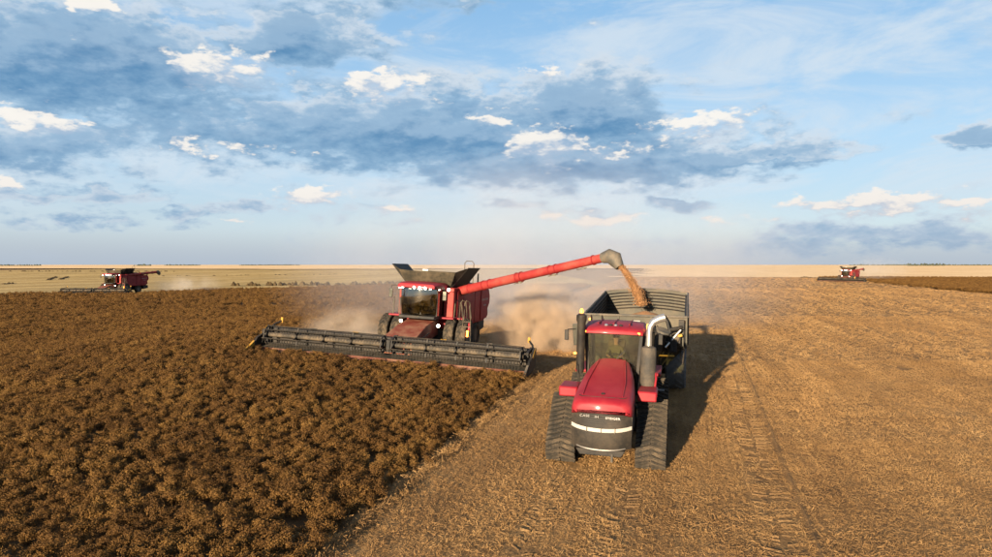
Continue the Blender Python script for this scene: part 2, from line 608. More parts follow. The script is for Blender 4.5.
def crop_far(x):
    return min(176.0, 121.0 + max(0.0, (x + 86) * .88)) + 2.0 * sin(x * .15)


LEFT_C = (-70.0, 130.0)              # the far combine on the left
RIGHT_C = (109.0, 220.0)


def in_crop(x, y, pad=0.0):
    if y > crop_far(x) + pad:
        return False
    dx, dy = x - LEFT_C[0], y - LEFT_C[1]
    s = dx * AX.x + dy * AX.y; t = dx * FW.x + dy * FW.y
    if abs(s) < 6.8 and t < 5.6:
        return False
    dx, dy = x - HC.x, y - HC.y
    s = dx * AX.x + dy * AX.y
    t = dx * FW.x + dy * FW.y
    if s < -HALF + pad:
        return True
    return s < HALF - .1 + pad + .10 * sin(y * 2.1) and t > .75 - pad


cx = [i * 1.0 for i in range(-60, 40)]
cxs = sorted([-p for p in geo_steps(61, 170, 1.5, 1.05)] + cx)
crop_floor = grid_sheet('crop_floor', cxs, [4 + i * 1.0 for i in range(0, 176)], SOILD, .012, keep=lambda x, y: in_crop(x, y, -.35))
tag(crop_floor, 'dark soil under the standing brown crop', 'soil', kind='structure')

# fields farther off
def flat_field(name, pts, mat, z, label):
    me = bpy.data.meshes.new(name)
    # fan of quads kept simple: polygon sheet a little above the ground
    me.from_pydata([(x, y, z + .35 * sin(x * .012 + 1) * min(1, max(0, (y - 100) / 200))) for x, y in pts], [], [tuple(range(len(pts)))])
    me.materials.append(mat)
    o = link(name, me)
    return tag(o, label, 'field', kind='structure')


def field_grid(name, xs, ys, mat, z, keep, label):
    o = grid_sheet(name, xs, ys, mat, z, keep)
    return tag(o, label, 'field', kind='structure')


def ridged(name, xs, y0, y1, gap0, growth, mat, z, hgt, run, keep, label):
    """a far field as added low ridges, each near face sloped to catch the low sun"""
    vs = []; fs = []
    ys_ = []; hs = []
    y, gap = y0, gap0
    rn = random.Random(len(name))
    while y < y1:
        k = gap / gap0
        hh = hgt * min(k, 4) * rn.uniform(.8, 1.2)
        ys_ += [y, y + run * hh / hgt, y + gap * .93]; hs += [0, hh, hh * .55]  # made-up ridge profile, shaped to brighten the field under the low sun
        y += gap; gap *= growth
    n = len(xs)
    for yy, hh in zip(ys_, hs):
        for x in xs:
            vs.append((x, yy, ground_z(x, yy) + z + hh * (1 + .25 * mnoise.noise((x * .05, yy * .02, 2.0)))))
    for j in range(len(ys_) - 1):
        for i in range(n - 1):
            if keep((xs[i] + xs[i + 1]) / 2, (ys_[j] + ys_[j + 1]) / 2):
                fs.append((j * n + i, j * n + i + 1, (j + 1) * n + i + 1, (j + 1) * n + i))
    me = bpy.data.meshes.new(name)
    me.from_pydata(vs, [], fs)
    me.validate()
    me.materials.append(mat)
    return tag(link(name, me), label, 'field', kind='structure')


def lin(a, b, n):
    return [a + (b - a) * i / n for i in range(n + 1)]


ridged('olive_field', lin(-420, 30, 120), 110, 760, 3.0, 1.012, OLIVE, .05, .10, .55,
       lambda x, y: crop_far(x) + 1.2 < y < 760 and x < 24 + (y - 176) * .253, 'olive yellow stubble field behind the left combine')
ridged('pale_field', sorted([-p for p in geo_steps(20, 7000, 14, 1.09)] + geo_steps(0, 7000, 14, 1.09)), 272, 9000, 5.0, 1.03, PALE, .10, .22, .85,
       lambda x, y: (y > 760) if x < 24 + (y - 176) * .253 else (y > 285 + .02 * x), 'pale cream stubble field along the horizon')
RC_A = Vector((RIGHT_C[0], RIGHT_C[1]))


def right_crop(x, y):
    dx, dy = x - RIGHT_C[0], y - RIGHT_C[1]
    s_ = dx * AX.x + dy * AX.y
    return s_ > 4 + .8 * sin(y * .4) and 95 < y < 286


field_grid('right_crop_floor', lin(70, 330, 130), lin(92, 290, 90), BROWNF, .06, right_crop, 'brown olive uncut field at the far right')


# ---------------------------------------------------------------- scattered plants (geometry nodes on points)
def scatter(name, pts, protos, label, cat):
    """pts: (x, y, z, rx, ry, rz, scale)"""
    me = bpy.data.meshes.new(name)
    me.from_pydata([p[:3] for p in pts], [], [])
    a = me.attributes.new('rot', 'FLOAT_VECTOR', 'POINT')
    a.data.foreach_set('vector', [c for p in pts for c in p[3:6]])
    a = me.attributes.new('scl', 'FLOAT', 'POINT')
    a.data.foreach_set('value', [p[6] for p in pts])
    a = me.attributes.new('pick', 'INT', 'POINT')
    a.data.foreach_set('value', [random.randrange(len(protos)) for p in pts])
    o = link(name, me)
    col = bpy.data.collections.new(name + '_kinds')
    for pr in protos:
        col.objects.link(pr)
    ng = bpy.data.node_groups.new(name + '_nodes', 'GeometryNodeTree')
    ng.interface.new_socket('Geometry', in_out='INPUT', socket_type='NodeSocketGeometry')
    ng.interface.new_socket('Geometry', in_out='OUTPUT', socket_type='NodeSocketGeometry')
    N = ng.nodes; L = ng.links
    a_in = N.new('NodeGroupInput'); a_out = N.new('NodeGroupOutput')
    ci = N.new('GeometryNodeCollectionInfo'); ci.inputs['Collection'].default_value = col
    ci.inputs['Separate Children'].default_value = True; ci.inputs['Reset Children'].default_value = True
    iop = N.new('GeometryNodeInstanceOnPoints'); iop.inputs['Pick Instance'].default_value = True

    def attr(nm, dt):
        q = N.new('GeometryNodeInputNamedAttribute'); q.data_type = dt; q.inputs['Name'].default_value = nm
        return q.outputs['Attribute']
    L.new(a_in.outputs[0], iop.inputs['Points'])
    L.new(ci.outputs[0], iop.inputs['Instance'])
    L.new(attr('pick', 'INT'), iop.inputs['Instance Index'])
    e2r = N.new('FunctionNodeEulerToRotation')
    L.new(attr('rot', 'FLOAT_VECTOR'), e2r.inputs[0])
    L.new(e2r.outputs[0], iop.inputs['Rotation'])
    L.new(attr('scl', 'FLOAT'), iop.inputs['Scale'])
    L.new(iop.outputs[0], a_out.inputs[0])
    md = o.modifiers.new('scatter', 'NODES'); md.node_group = ng
    return tag(o, label, cat, kind='stuff')


def leaf_mat(name, stops, tr=.12, streak=False):
    stops = [(p, tuple(c * ALB for c in q)) for p, q in stops]
    m, t, b = mat_new(name)
    oi = t.n('ShaderNodeObjectInfo').outputs['Random']
    geo = t.n('ShaderNodeNewGeometry')
    if streak:
        mp = t.n('ShaderNodeMapping'); mp.inputs['Rotation'].default_value = (0, 0, HEAD)
        t.put(mp.inputs['Vector'], geo.outputs['Position'])
        big = t.noise(t.vm('MULTIPLY', mp.outputs[0], (.55, .035, .2)), 1.0, 6, .65)
    else:
        big = t.noise(geo.outputs['Position'], .55, 5, .6)
    rnd = geo.outputs['Random Per Island']
    v = t.m('ADD', t.m('ADD', t.m('MULTIPLY', oi, .30), t.m('MULTIPLY', rnd, .35)), t.m('MULTIPLY', t.smooth(big, .3, .7), .35))
    c = t.ramp(v, stops)
    t.put(b.inputs['Base Color'], c)
    b.inputs['Roughness'].default_value = .8
    b.inputs['Specular IOR Level'].default_value = .2
    if tr:
        ts = t.n('ShaderNodeBsdfTranslucent'); t.put(ts.inputs[0], c)
        mx = t.n('ShaderNodeMixShader'); mx.inputs[0].default_value = tr
        out = m.node_tree.nodes['Material Output']
        t.put(mx.inputs[1], b.outputs[0]); t.put(mx.inputs[2], ts.outputs[0]); t.put(out.inputs[0], mx.outputs[0])
    return m


CROPM = leaf_mat('dry_crop', [(0, (.048, .025, .007)), (.35, (.100, .048, .012)), (.65, (.155, .079, .019)), (1, (.25, .140, .038))])
STRAW = leaf_mat('straw', [(0, (.09, .05, .025)), (.3, (.21, .117, .046)), (.6, (.325, .187, .073)), (.85, (.44, .272, .112)), (1, (.56, .39, .19))], streak=True)


def crop_plant(seed, leaves=400, h=.44, r=.24):
    """low bushy plant: lumps of small dry leaves and pods on a few stems"""
    rn = random.Random(seed)
    vs = []; fs = []
    lumps = [(Vector((rn.uniform(-.6, .6) * r, rn.uniform(-.6, .6) * r, rn.uniform(.45, .85) * h)), rn.uniform(.07, .13)) for _ in range(7)]
    lumps.append((Vector((0, 0, h * .45)), .17))
    for c, q in lumps:
        a = rn.uniform(0, 2 * pi)
        w_ = Vector((cos(a), sin(a), 0)) * .005
        b = len(vs)
        z0 = Vector((c.x * .3, c.y * .3, 0))
        vs += [z0 - w_, z0 + w_, c + w_, c - w_]; fs.append((b, b + 1, b + 2, b + 3))
    for i in range(leaves):
        c0, q = lumps[rn.randrange(len(lumps))]
        d = Vector((rn.gauss(0, 1), rn.gauss(0, 1), rn.gauss(.25, 1))).normalized()
        c = c0 + d * q * (rn.uniform(.65, 1.12) if rn.random() < .8 else rn.uniform(1.0, 1.55))
        if c.z < .02:
            continue
        nrm = (d + Vector((rn.gauss(0, .55), rn.gauss(0, .55), rn.gauss(0, .55)))).normalized()
        a_, b_2 = ortho(nrm)
        an = rn.uniform(0, 2 * pi)
        e1 = a_ * cos(an) + b_2 * sin(an); e2 = nrm.cross(e1)
        ln = rn.uniform(.016, .034); wd = rn.uniform(.008, .017)
        b = len(vs)
        vs += [c - e1 * ln, c + e2 * wd, c + e1 * ln + nrm * ln * .3, c - e2 * wd]
        fs.append((b, b + 1, b + 2, b + 3))
    me = bpy.data.meshes.new('crop_plant')
    me.from_pydata([tuple(v) for v in vs], [], fs)
    me.materials.append(CROPM)
    return bpy.data.objects.new('crop_plant', me)


def tuft(seed, stems=18, litter=20, ln=.30):
    """a short length of cut row: standing stalks and loose straw"""
    rn = random.Random(seed)
    vs = []; fs = []

    def stick(p0, p1, w_):
        a_, b_2 = ortho(p1 - p0)
        ang = rn.uniform(0, pi)
        s_ = (a_ * cos(ang) + b_2 * sin(ang)) * w_ / 2
        b = len(vs)
        vs.extend([p0 - s_, p0 + s_, p1 + s_ * .8, p1 - s_ * .8]); fs.append((b, b + 1, b + 2, b + 3))
    for i in range(stems):
        p0 = Vector((rn.gauss(0, .03), rn.uniform(-ln / 2, ln / 2), -.01))
        h = rn.uniform(.03, .085)
        stick(p0, p0 + Vector((rn.gauss(0, .035), rn.gauss(0, .035), h)), rn.uniform(.004, .007))
    for i in range(litter):
        c = Vector((rn.uniform(-.17, .17), rn.uniform(-.2, .2), rn.uniform(.012, .06)))
        a = rn.uniform(0, pi); l2 = rn.uniform(.025, .075)
        d = Vector((cos(a), sin(a), rn.gauss(0, .25))) * l2
        stick(c - d * .5, c + d * .5, rn.uniform(.004, .008))
    me = bpy.data.meshes.new('straw_tuft')
    me.from_pydata([tuple(v) for v in vs], [], fs)
    me.materials.append(STRAW)
    return bpy.data.objects.new('straw_tuft', me)


plants = [crop_plant(i) for i in range(10)]
rng = random.Random(11)
pts = []


def near_line(x, y, ax, ay, bx, by, w_):
    vx, vy = bx - ax, by - ay
    t = max(0, min(1, ((x - ax) * vx + (y - ay) * vy) / (vx * vx + vy * vy)))
    return hypot(x - ax - vx * t, y - ay - vy * t) < w_


TRAM = [(-62, 54, -24, 104, .45), (-64, 62, -30, 112, .5), (-55, 40, -22, 70, .3)]


def try_plant(x, y, sc, pad=0):
    if y > 38 and any(near_line(x, y, *q) for q in TRAM):
        return
    if abs(x) > y * .80 + 6 and x < 0:
        return
    if in_crop(x, y):
        n = mnoise.noise((x * .35, y * .35, 3.0))
        n2 = mnoise.noise((x * 1.1, y * 1.1, 9.0))
        if n2 < -.50:
            return
        s = sc * (1 + .30 * n) * rng.uniform(.72, 1.25)
        pts.append((x, y, ground_z(x, y) - .01, rng.gauss(0, .14), rng.gauss(0, .14), rng.uniform(0, 6.28), s))


def jitter_grid(x0, x1, y0, y1, st, sc):
    ny = int((y1 - y0) / st); nx = int((x1 - x0) / st)
    for j in range(ny):
        for i in range(nx):
            try_plant(x0 + (i + rng.random()) * st, y0 + (j + rng.random()) * st, sc)


jitter_grid(-26, 3, 6, 26, .25, .72)
jitter_grid(-44, 4, 26, 50, .30, .82)
jitter_grid(-70, 20, 50, 90, .48, 1.1)
jitter_grid(-145, 26, 90, 180, .9, 1.45)
print('crop plants', len(pts))
scatter('standing_crop', pts, plants, 'brown bushy ripe crop standing uncut on the left of the field', 'crop')

pts = []
for k in range(60000):
    y = rng.uniform(96, 286); x = rng.uniform(70, y * .74 + 8)
    if x > 70 and right_crop(x, y) and hypot(x - RIGHT_C[0], y - RIGHT_C[1]) > 9:
        pts.append((x, y, ground_z(x, y), 0, 0, rng.uniform(0, 6.28), rng.uniform(1.2, 1.9)))
        if len(pts) > 9000:
            break
scatter('right_standing_crop', pts, plants, 'strip of uncut brown crop at the far right edge', 'crop')

tufts = [tuft(i) for i in range(8)] + [tuft(20 + i, 6, 36) for i in range(4)]
RUTS = [(.72, 9.0, 17.2, .70, 0.0), (-.95, 9.0, 17.2, .55, 0.0), (3.85, 9.0, 62.0, 1.0, .035)]   # lateral offset of wheel prints from the tractor line


def lane(x, y):
    """offset across the rows from the tractor's own line"""
    return (x - 2.93) * AX.x + (y - 19.0) * AX.y


pts = []


def stubble(y0, y1, row, step, sc, keepp=1.0, u1=60, v1=60):
    u = -16.0
    while u < u1:
        v = -70.0
        while v < v1:
            uu = u + (rng.gauss(0, .02) if row < .4 else rng.uniform(-.5, .5) * row); vv = v + rng.uniform(-.5, .5) * step
            x = 2.93 + AX.x * uu - FW.x * vv
            y = 19.0 + AX.y * uu - FW.y * vv
            v += step
            if not (y0 <= y < y1) or x > y * .76 + 3 or x < -y * .8 - 2 or rng.random() > keepp:
                continue
            if in_crop(x, y, .15):
                continue
            n = mnoise.noise((x * .5, y * .5, 5.0)) + .5 * mnoise.noise((x * 1.7, y * 1.7, 1.0))
            if n < -.72:
                continue
            l = lane(x, y)
            inrut = any(abs(l - r0 - sl * (y - 13.3)) < w_ / 2 for r0, a_, b_2, w_, sl in RUTS)
            if inrut and rng.random() < .45:
                continue
            pts.append((x, y, ground_z(x, y), rng.gauss(0, .1), rng.gauss(0, .1), HEAD * -1 + rng.gauss(0, .25) + (pi if rng.random() < .5 else 0), sc * rng.uniform(.7, 1.25) * (1 + .3 * n)))
        u += row


stubble(9, 22, .20, .17, 1.0)
stubble(22, 40, .25, .25, 1.2, 1.0, 70, 90)
stubble(40, 75, .45, .46, 1.6, 1.0, 90, 120)
stubble(75, 160, .85, .85, 2.2, 1.0, 150, 220)
stubble(160, 285, 1.7, 1.7, 3.0, 1.0, 270, 400)
print('tufts', len(pts))
scatter('cut_stubble', pts, tufts, 'golden cut stubble and loose straw covering the harvested ground', 'stubble')

# edge of the standing crop: a ragged line of broken stalks
pts = []
for k in range(520):
    y = rng.uniform(8, 33)
    # solve lateral position on the cut edge
    s = HALF + rng.uniform(-.05, .28)
    t0 = (HC.y - y + AX.y * s) / -FW.y
    x = HC.x + AX.x * s + FW.x * t0
    pts.append((x, y, ground_z(x, y) + .02, rng.gauss(0, .5), rng.gauss(0, .5), rng.uniform(0, 6.28), rng.uniform(.9, 1.7)))
scatter('crop_edge_straw', pts, tufts, 'ragged straw along the cut edge of the standing crop', 'straw')

# wheel prints pressed into the stubble
SOILP = field_mat('pressed_soil', [(0, (.095, .056, .028)), (.35, (.19, .112, .05)), (.7, (.27, .165, .073)), (1, (.36, .23, .11))], bump=.8)
for r0, y0, y1, wd, slope in RUTS:
    mb = MB()
    d = y0
    sgn = 1
    while d < y1:
        # chevron half-bars left by the lugs
        for side in (-1, 1):
            c0 = Vector((r0, 0, 0)); jit = rng.gauss(0, .02)
            ua, ub = side * rng.uniform(.02, .08), side * wd / 2 * rng.uniform(.65, 1.1)
            va, vb = d + jit, d + .14 + jit + rng.gauss(0, .05)
            hgt = rng.uniform(.008, .045)
            if rng.random() < .30:
                continue
            q = []
            for (u_, v_) in ((ua, va), (ub, vb), (ub, vb + .08), (ua, va + .08)):
                v2 = v_ - 19.0
                off = r0 + u_ + slope * (v_ - 13.3)
                X = 2.93 + AX.x * off - FW.x * v2
                Y = 19.0 + AX.y * off - FW.y * v2
                q.append(Vector((X, Y, ground_z(X, Y))))
            mid = [q[i] * .5 + q[(i + 3) % 4] * .5 if i in (0,) else q[i] for i in range(4)]
            top0 = (q[0] + q[3]) / 2 + Vector((0, 0, hgt)); top1 = (q[1] + q[2]) / 2 + Vector((0, 0, hgt * .8))
            mb.add([q[0], q[1], q[2], q[3], top0, top1], [(0, 1, 5, 4), (2, 3, 4, 5), (0, 4, 3), (1, 2, 5)])
        d += .19
    if slope:                       # the soil lip thrown up along the edge of this print
        prev = None
        v_ = y0
        while v_ < y1:
            off = r0 + wd / 2 + .12 + slope * (v_ - 13.3) + .04 * mnoise.noise((v_ * .9, 0, 0))
            X = 2.93 + AX.x * off - FW.x * (v_ - 19); Y = 19.0 + AX.y * off - FW.y * (v_ - 19)
            hh = .06 + .07 * mnoise.noise((v_ * 1.7, 4, 0))
            z = ground_z(X, Y)
            cur = [Vector((X - .14, Y, z - .01)), Vector((X + .02, Y, z + hh)), Vector((X + .16, Y, z - .01))]
            if prev:
                mb.add(prev + cur, [(0, 1, 4, 3), (1, 2, 5, 4)])
            prev = cur
            v_ += .22
    o = mb.build('lug_print', SOILP)
    tag(o, 'lug print pressed in the stubble by a machine', 'wheel print', kind='stuff')

print('land done')
# ================================================================ machine pieces
def text_mesh(txt, size, mat, extrude=.004):
    cu = bpy.data.curves.new('lettering', 'FONT')
    cu.body = txt; cu.size = size; cu.extrude = extrude
    cu.align_x = 'CENTER'; cu.align_y = 'CENTER'
    ob = bpy.data.objects.new('lettering', cu)
    COL.objects.link(ob)
    dg = bpy.context.evaluated_depsgraph_get()
    me = bpy.data.meshes.new_from_object(ob.evaluated_get(dg))
    bpy.data.objects.remove(ob)
    me.materials.clear(); me.materials.append(mat)
    return me


def lettering(txt, size, mat, parent, loc, rot, sx=1.0):
    o = link('lettering', text_mesh(txt, size, mat), parent)
    o.location = loc; o.rotation_euler = rot; o.scale = (sx, 1, 1)
    return o


def arc(c, r, a0, a1, n, plane='xz', t=0.0):
    out = []
    for i in range(n + 1):
        a = a0 + (a1 - a0) * i / n
        u, v = c[0] + r * cos(a), c[1] + r * sin(a)
        out.append({'xz': (u, t, v), 'yz': (t, u, v), 'xy': (u, v, t)}[plane])
    return out


def tire_mesh(rad, wid, rim, lugs, mat, name='tyre'):
    """tyre with its lugs, axis along x, centre at the origin"""
    mb = MB()
    h = wid / 2
    prof = [(-h * .70, rim), (-h * .98, rim + (rad - rim) * .35), (-h, rim + (rad - rim) * .7), (-h * .86, rad - .055), (-h * .4, rad - .035), (0, rad - .03),
            (h * .4, rad - .035), (h * .86, rad - .055), (h, rim + (rad - rim) * .7), (h * .98, rim + (rad - rim) * .35), (h * .70, rim)]
    mb.lathe(prof, (0, 0, 0), (1, 0, 0), 30)
    for k in range(lugs):
        for sd_ in (-1, 1):
            a0 = 2 * pi * (k + (.5 if sd_ > 0 else 0)) / lugs
            da = 2 * pi / lugs
            vs = []
            for (x, aa, rr) in ((0.02, a0, rad), (h * .55, a0 + da * .55, rad), (h * 1.0, a0 + da * 1.0, rad - .10)):
                for dw in (-.16, .16):
                    for rr2 in (rr - .07, rr):
                        an = aa + dw * da
                        vs.append((sd_ * x, cos(an) * rr2, sin(an) * rr2))
            fs = []
            for i in (0, 1):
                b = i * 4
                fs += [(b + 1, b + 3, b + 7, b + 5), (b, b + 1, b + 5, b + 4), (b + 2, b + 6, b + 7, b + 3)]
            fs += [(0, 2, 3, 1), (8, 9, 11, 10)]
            mb.add(vs, fs)
    return mb.mesh(name, mat, 30)


def rim_mesh(rim, wid, mat):
    mb = MB()
    h = wid / 2
    mb.lathe([(-h * .72, rim + .02), (-h * .66, rim - .03), (-h * .3, rim - .08), (h * .3, rim - .08), (h * .66, rim - .03), (h * .72, rim + .02)], (0, 0, 0), (1, 0, 0), 24)
    mb.lathe([(h * .30, .16), (h * .52, .15), (h * .55, .05)], (0, 0, 0), (1, 0, 0), 14)
    mb.lathe([(-h * .30, .16), (-h * .52, .15), (-h * .55, .05)], (0, 0, 0), (1, 0, 0), 14)
    for k in range(10):
        a = 2 * pi * k / 10
        mb.tube([(h * .28, cos(a) * .23, sin(a) * .23), (h * .36, cos(a) * .23, sin(a) * .23)], .022, 6)
    return mb.mesh('rim', mat, 35)


def wheel(parent, loc, tm, rm, name='wheel'):
    hub = link(name, rm, parent)
    hub.location = loc
    ty = link('tyre', tm, hub)
    ty.rotation_euler = (random.uniform(0, .3), 0, 0)
    return hub


# ---------------------------------------------------------------- tractor on four rubber tracks
def hull_path(circles):
    pts = []
    for (cy, cz, r) in circles:
        pts += [(cy + r * cos(2 * pi * k / 48), cz + r * sin(2 * pi * k / 48)) for k in range(48)]
    pts = sorted(set(pts))

    def half(ps):
        h = []
        for p in ps:
            while len(h) >= 2 and (h[-1][0] - h[-2][0]) * (p[1] - h[-2][1]) - (h[-1][1] - h[-2][1]) * (p[0] - h[-2][0]) <= 0:
                h.pop()
            h.append(p)
        return h
    lo = half(pts); up = half(pts[::-1])
    return lo[:-1] + up[:-1]


def walk(path, n):
    P = [Vector((p[0], p[1])) for p in path]
    P.append(P[0])
    L = [0]
    for a, b in zip(P, P[1:]):
        L.append(L[-1] + (b - a).length)
    out = []
    for k in range(n):
        s = L[-1] * k / n
        i = max(j for j in range(len(L) - 1) if L[j] <= s)
        t = (s - L[i]) / (L[i + 1] - L[i])
        d = (P[i + 1] - P[i]).normalized()
        out.append((P[i].lerp(P[i + 1], t), d))
    return out


TW = .80
CIRC = [(-.68, .42, .40), (.92, .42, .40), (.12, 1.20, .44)]


def lug_mesh():
    mb = MB()
    for sd_ in (-1, 1):
        p = [(sd_ * .015, -.05), (sd_ * TW / 2, .09), (sd_ * TW / 2, .14), (sd_ * .015, .005)]
        q = [(sd_ * .015, -.04), (sd_ * TW / 2 * .98, .10), (sd_ * TW / 2 * .98, .13), (sd_ * .015, -.008)]
        vs = [(x, y, -.01) for x, y in p] + [(x, y, .058) for x, y in q]
        fs = [(4, 5, 6, 7)] + [(i, (i + 1) % 4, 4 + (i + 1) % 4, 4 + i) for i in range(4)]
        mb.add(vs, fs)
    return mb.mesh('tread_bar', RUBD, 30)


LUG = lug_mesh()


def make_track(parent, x, y, flip=1):
    path = hull_path(CIRC)
    n = len(path)
    mb = MB()
    inner = []
    for i, p in enumerate(path):
        a, b = Vector(path[i - 1]), Vector(path[(i + 1) % n])
        d = (b - a).normalized()
        nrm = Vector((d.y, -d.x))
        q = Vector(p) - nrm * .06
        inner.append((q.x, q.y))
    vs = [(-TW / 2, *p) for p in path] + [(TW / 2, *p) for p in path] + [(TW / 2, *p) for p in inner] + [(-TW / 2, *p) for p in inner]
    fs = []
    for i in range(n):
        j = (i + 1) % n
        for k in range(4):
            k2 = (k + 1) % 4
            fs.append((k * n + i, k * n + j, k2 * n + j, k2 * n + i))
    mb.add(vs, fs)
    tr = mb.build('track', RUB, parent, angle=30)
    tr.location = (x, y, 0)
    for p, d in walk(path, 44):
        o = link('tread_bar', LUG, tr)
        nrm = Vector((d.y, -d.x))
        yv = Vector((0, d.x, d.y)) * flip; zv = Vector((0, nrm.x, nrm.y)); xv = yv.cross(zv)
        M = Matrix((xv, yv, zv)).transposed().to_4x4(); M.translation = (0, p.x, p.y)
        o.matrix_local = M
    for (cy, cz, r) in CIRC[:2]:
        MB().lathe([(-TW * .42, r - .08), (-TW * .38, r - .062), (TW * .38, r - .062), (TW * .42, r - .08), (TW * .44, .1), (TW * .48, .06)], (0, cy, cz), (1, 0, 0), 22).build('idler', CHAR, tr)
    dw = MB().lathe([(-TW * .40, CIRC[2][2] - .09), (-TW * .36, CIRC[2][2] - .065), (TW * .36, CIRC[2][2] - .065), (TW * .40, CIRC[2][2] - .09), (TW * .42, .16), (TW * .5, .12)], (0, CIRC[2][0], CIRC[2][1]), (1, 0, 0), 26)
    dw.build('drive_wheel', BLK, tr)
    for k in range(3):
        MB().lathe([(-TW * .4, .16), (TW * .4, .16)], (0, -.28 + k * .4, .235), (1, 0, 0), 16).build('roller', CHAR, tr)
    MB().prism([(-.75, .5), (1.0, .5), (.6, .78), (.12, 1.25), (-.35, .78)], -TW * .3, TW * .3, 'x').build('track_frame', CHAR, tr, .02)
    return tr


def hood_sec(y, w_, zb, zt, cr=.03):
    pr = [(-w_, zb), (-w_, zt - .22), (-w_ + .035, zt - .10), (-w_ + .12, zt - .025), (-w_ * .5, zt + cr * .6), (0, zt + cr)]
    pr = pr + [(-x, z) for x, z in pr[:-1][::-1]]
    return [(x, y, z) for x, z in pr]


def make_tractor():
    root = empty('tractor', terrain_matrix(2.93, 19.0))
    tag(root, 'red tracked tractor with dark grille pulling the grain cart', 'tractor')
    # chassis
    MB().box((0, .9, 1.02), (.86, 3.9, .62)).box((0, 4.9, 1.05), (.8, 3.6, .6)).box((0, 2.95, .95), (.5, .7, .4)).build('chassis', BLK, root, .03)
    for yy in (.92, 4.75):
        MB().box((0, yy, 1.0), (1.9, .34, .34)).build('axle', BLK, root, .03)
    # hood
    hd = MB().loft([hood_sec(*a) for a in ((-1.47, .60, 1.80, 1.94, .0), (-1.43, .70, 1.74, 1.99), (-1.30, .755, 1.66, 2.05), (-.95, .765, 1.62, 2.14), (-.2, .75, 1.60, 2.29),
                                          (.6, .69, 1.64, 2.46), (1.25, .60, 1.75, 2.60), (1.60, .52, 1.85, 2.67))]).build('hood', RED, root, .0, 50)
    MB().box((0, -1.05, 2.155), (.09, .12, .012), (R(8), 0, 0)).build('hood_emblem', BLK, hd, .004)
    MB().tube([(-.60, -1.10, 2.095), (-.52, -1.18, 2.085), (-.25, -1.22, 2.095), (.25, -1.22, 2.095), (.52, -1.18, 2.085), (.60, -1.10, 2.095)], .010, 6).build('hood_seam', BLK, hd)
    for sx_ in (-1, 1):
        MB().tube([(sx_ * .50, -1.12, 2.118), (sx_ * .50, -.2, 2.312), (sx_ * .44, .6, 2.482), (sx_ * .36, 1.55, 2.678)], [.012, .02, .022, .016], 8).build('hood_crease', RED, hd)
        MB().tube([(sx_ * .758, -1.2, 1.80), (sx_ * .768, -.5, 1.86), (sx_ * .735, .2, 1.95), (sx_ * .65, 1.0, 2.10)], .008, 6).build('hood_seam', BLK, hd)
        MB().slab([(sx_ * .735, -1.25, 1.15), (sx_ * .735, 1.2, 1.2), (sx_ * .66, 1.3, 1.74), (sx_ * .745, -1.25, 1.68)], .02).build('side_panel', CHAR, root, .006)
    # grille
    secs = []
    for i in range(13):
        t = -1 + 2 * i / 12
        x = .755 * t
        c = .20 * t ** 4 + .04 * t * t
        dr = .07 * (1 - t * t)
        pr = [(-1.43 + c, 1.79 - .02 * (1 - t * t)), (-1.485 + c, 1.55), (-1.49 + c, 1.28 - dr * .5), (-1.46 + c, 1.0 - dr), (-1.40 + c, .84 - dr), (-1.10, .86 - dr), (-1.10, 1.82)]
        secs.append([(x, y, z) for y, z in pr])
    gr = MB().loft(secs).build('grille', CHAR, root, 0, 35)

    def strip(z0, z1, y_off, w_, dr=.07):
        q = []
        for i in range(13):
            t = -1 + 2 * i / 12
            c = .20 * t ** 4 + .04 * t * t + y_off
            d = dr * (1 - t * t)
            q.append([(w_ * t, -1.49 + c, z0 - d), (w_ * t, -1.49 + c, z1 - d), (w_ * t, -1.45 + c, z1 - d), (w_ * t, -1.45 + c, z0 - d)])
        return MB().loft(q)
    strip(1.33, 1.425, -.012, .758).build('light_strip', HEADL, gr, .006)
    strip(.865, .89, -.0 + .035, .70).build('grille_trim', SILVER, gr)
    for k in range(5):
        strip(1.52 + k * .055, 1.528 + k * .055, -.006, .70, .05).build('grille_slat', BLK, gr)
    for sx_ in (-.34, .02, .36):
        MB().box((sx_, -1.515, 1.325), (.015, .02, .13)).build('lamp_divider', GREY, gr)
    lettering('CASE', .085, LETTERD, gr, (-.40, -1.505, 1.655), (R(90), 0, 0), 1.25)
    lettering('IH', .085, LETTERD, gr, (-.10, -1.512, 1.645), (R(90), 0, 0), 1.25)
    lettering('STEIGER', .075, LETTER, gr, (.30, -1.508, 1.63), (R(90), 0, R(0)), 1.35)
    # bumper and hitch under the grille
    MB().prism([(-.62, .80), (-.52, .64), (.52, .64), (.62, .80)], -1.38, -.95, 'y').build('bumper', BLK, root, .02)
    MB().tube([(.30, -1.40, .70), (.30, -1.50, .62), (.30, -1.46, .54)], .03, 8).build('tow_hook', GREY, root)
    # fenders over the front tracks
    for sx_ in (-1, 1):
        MB().box((sx_ * 1.06, .55, 1.99), (.52, .95, .16)).box((sx_ * 1.06, .1, 1.93), (.5, .08, .26)).build('fender', RED, root, .04)
        MB().box((sx_ * 1.05, 4.6, 1.98), (.6, 1.9, .10)).build('rear_fender', RED2, root, .03)
        for tube_y in (1.15, 1.45):
            MB().tube([(sx_ * .92, tube_y, 1.9), (sx_ * .95, tube_y, 2.5), (sx_ * .92, tube_y + .18, 2.6)], .02, 6).build('grab_rail', BLK, root)
    for k in range(4):
        MB().box((1.32, 1.75 + .02 * k, .75 + k * .36), (.34, .3, .035)).build('step', BLK, root, .006)
    MB().tube([(1.22, .98, 1.9), (1.26, .98, 2.3), (1.24, 1.1, 2.42), (1.2, 1.4, 2.42)], .03, 8).build('step_rail', RED, root)
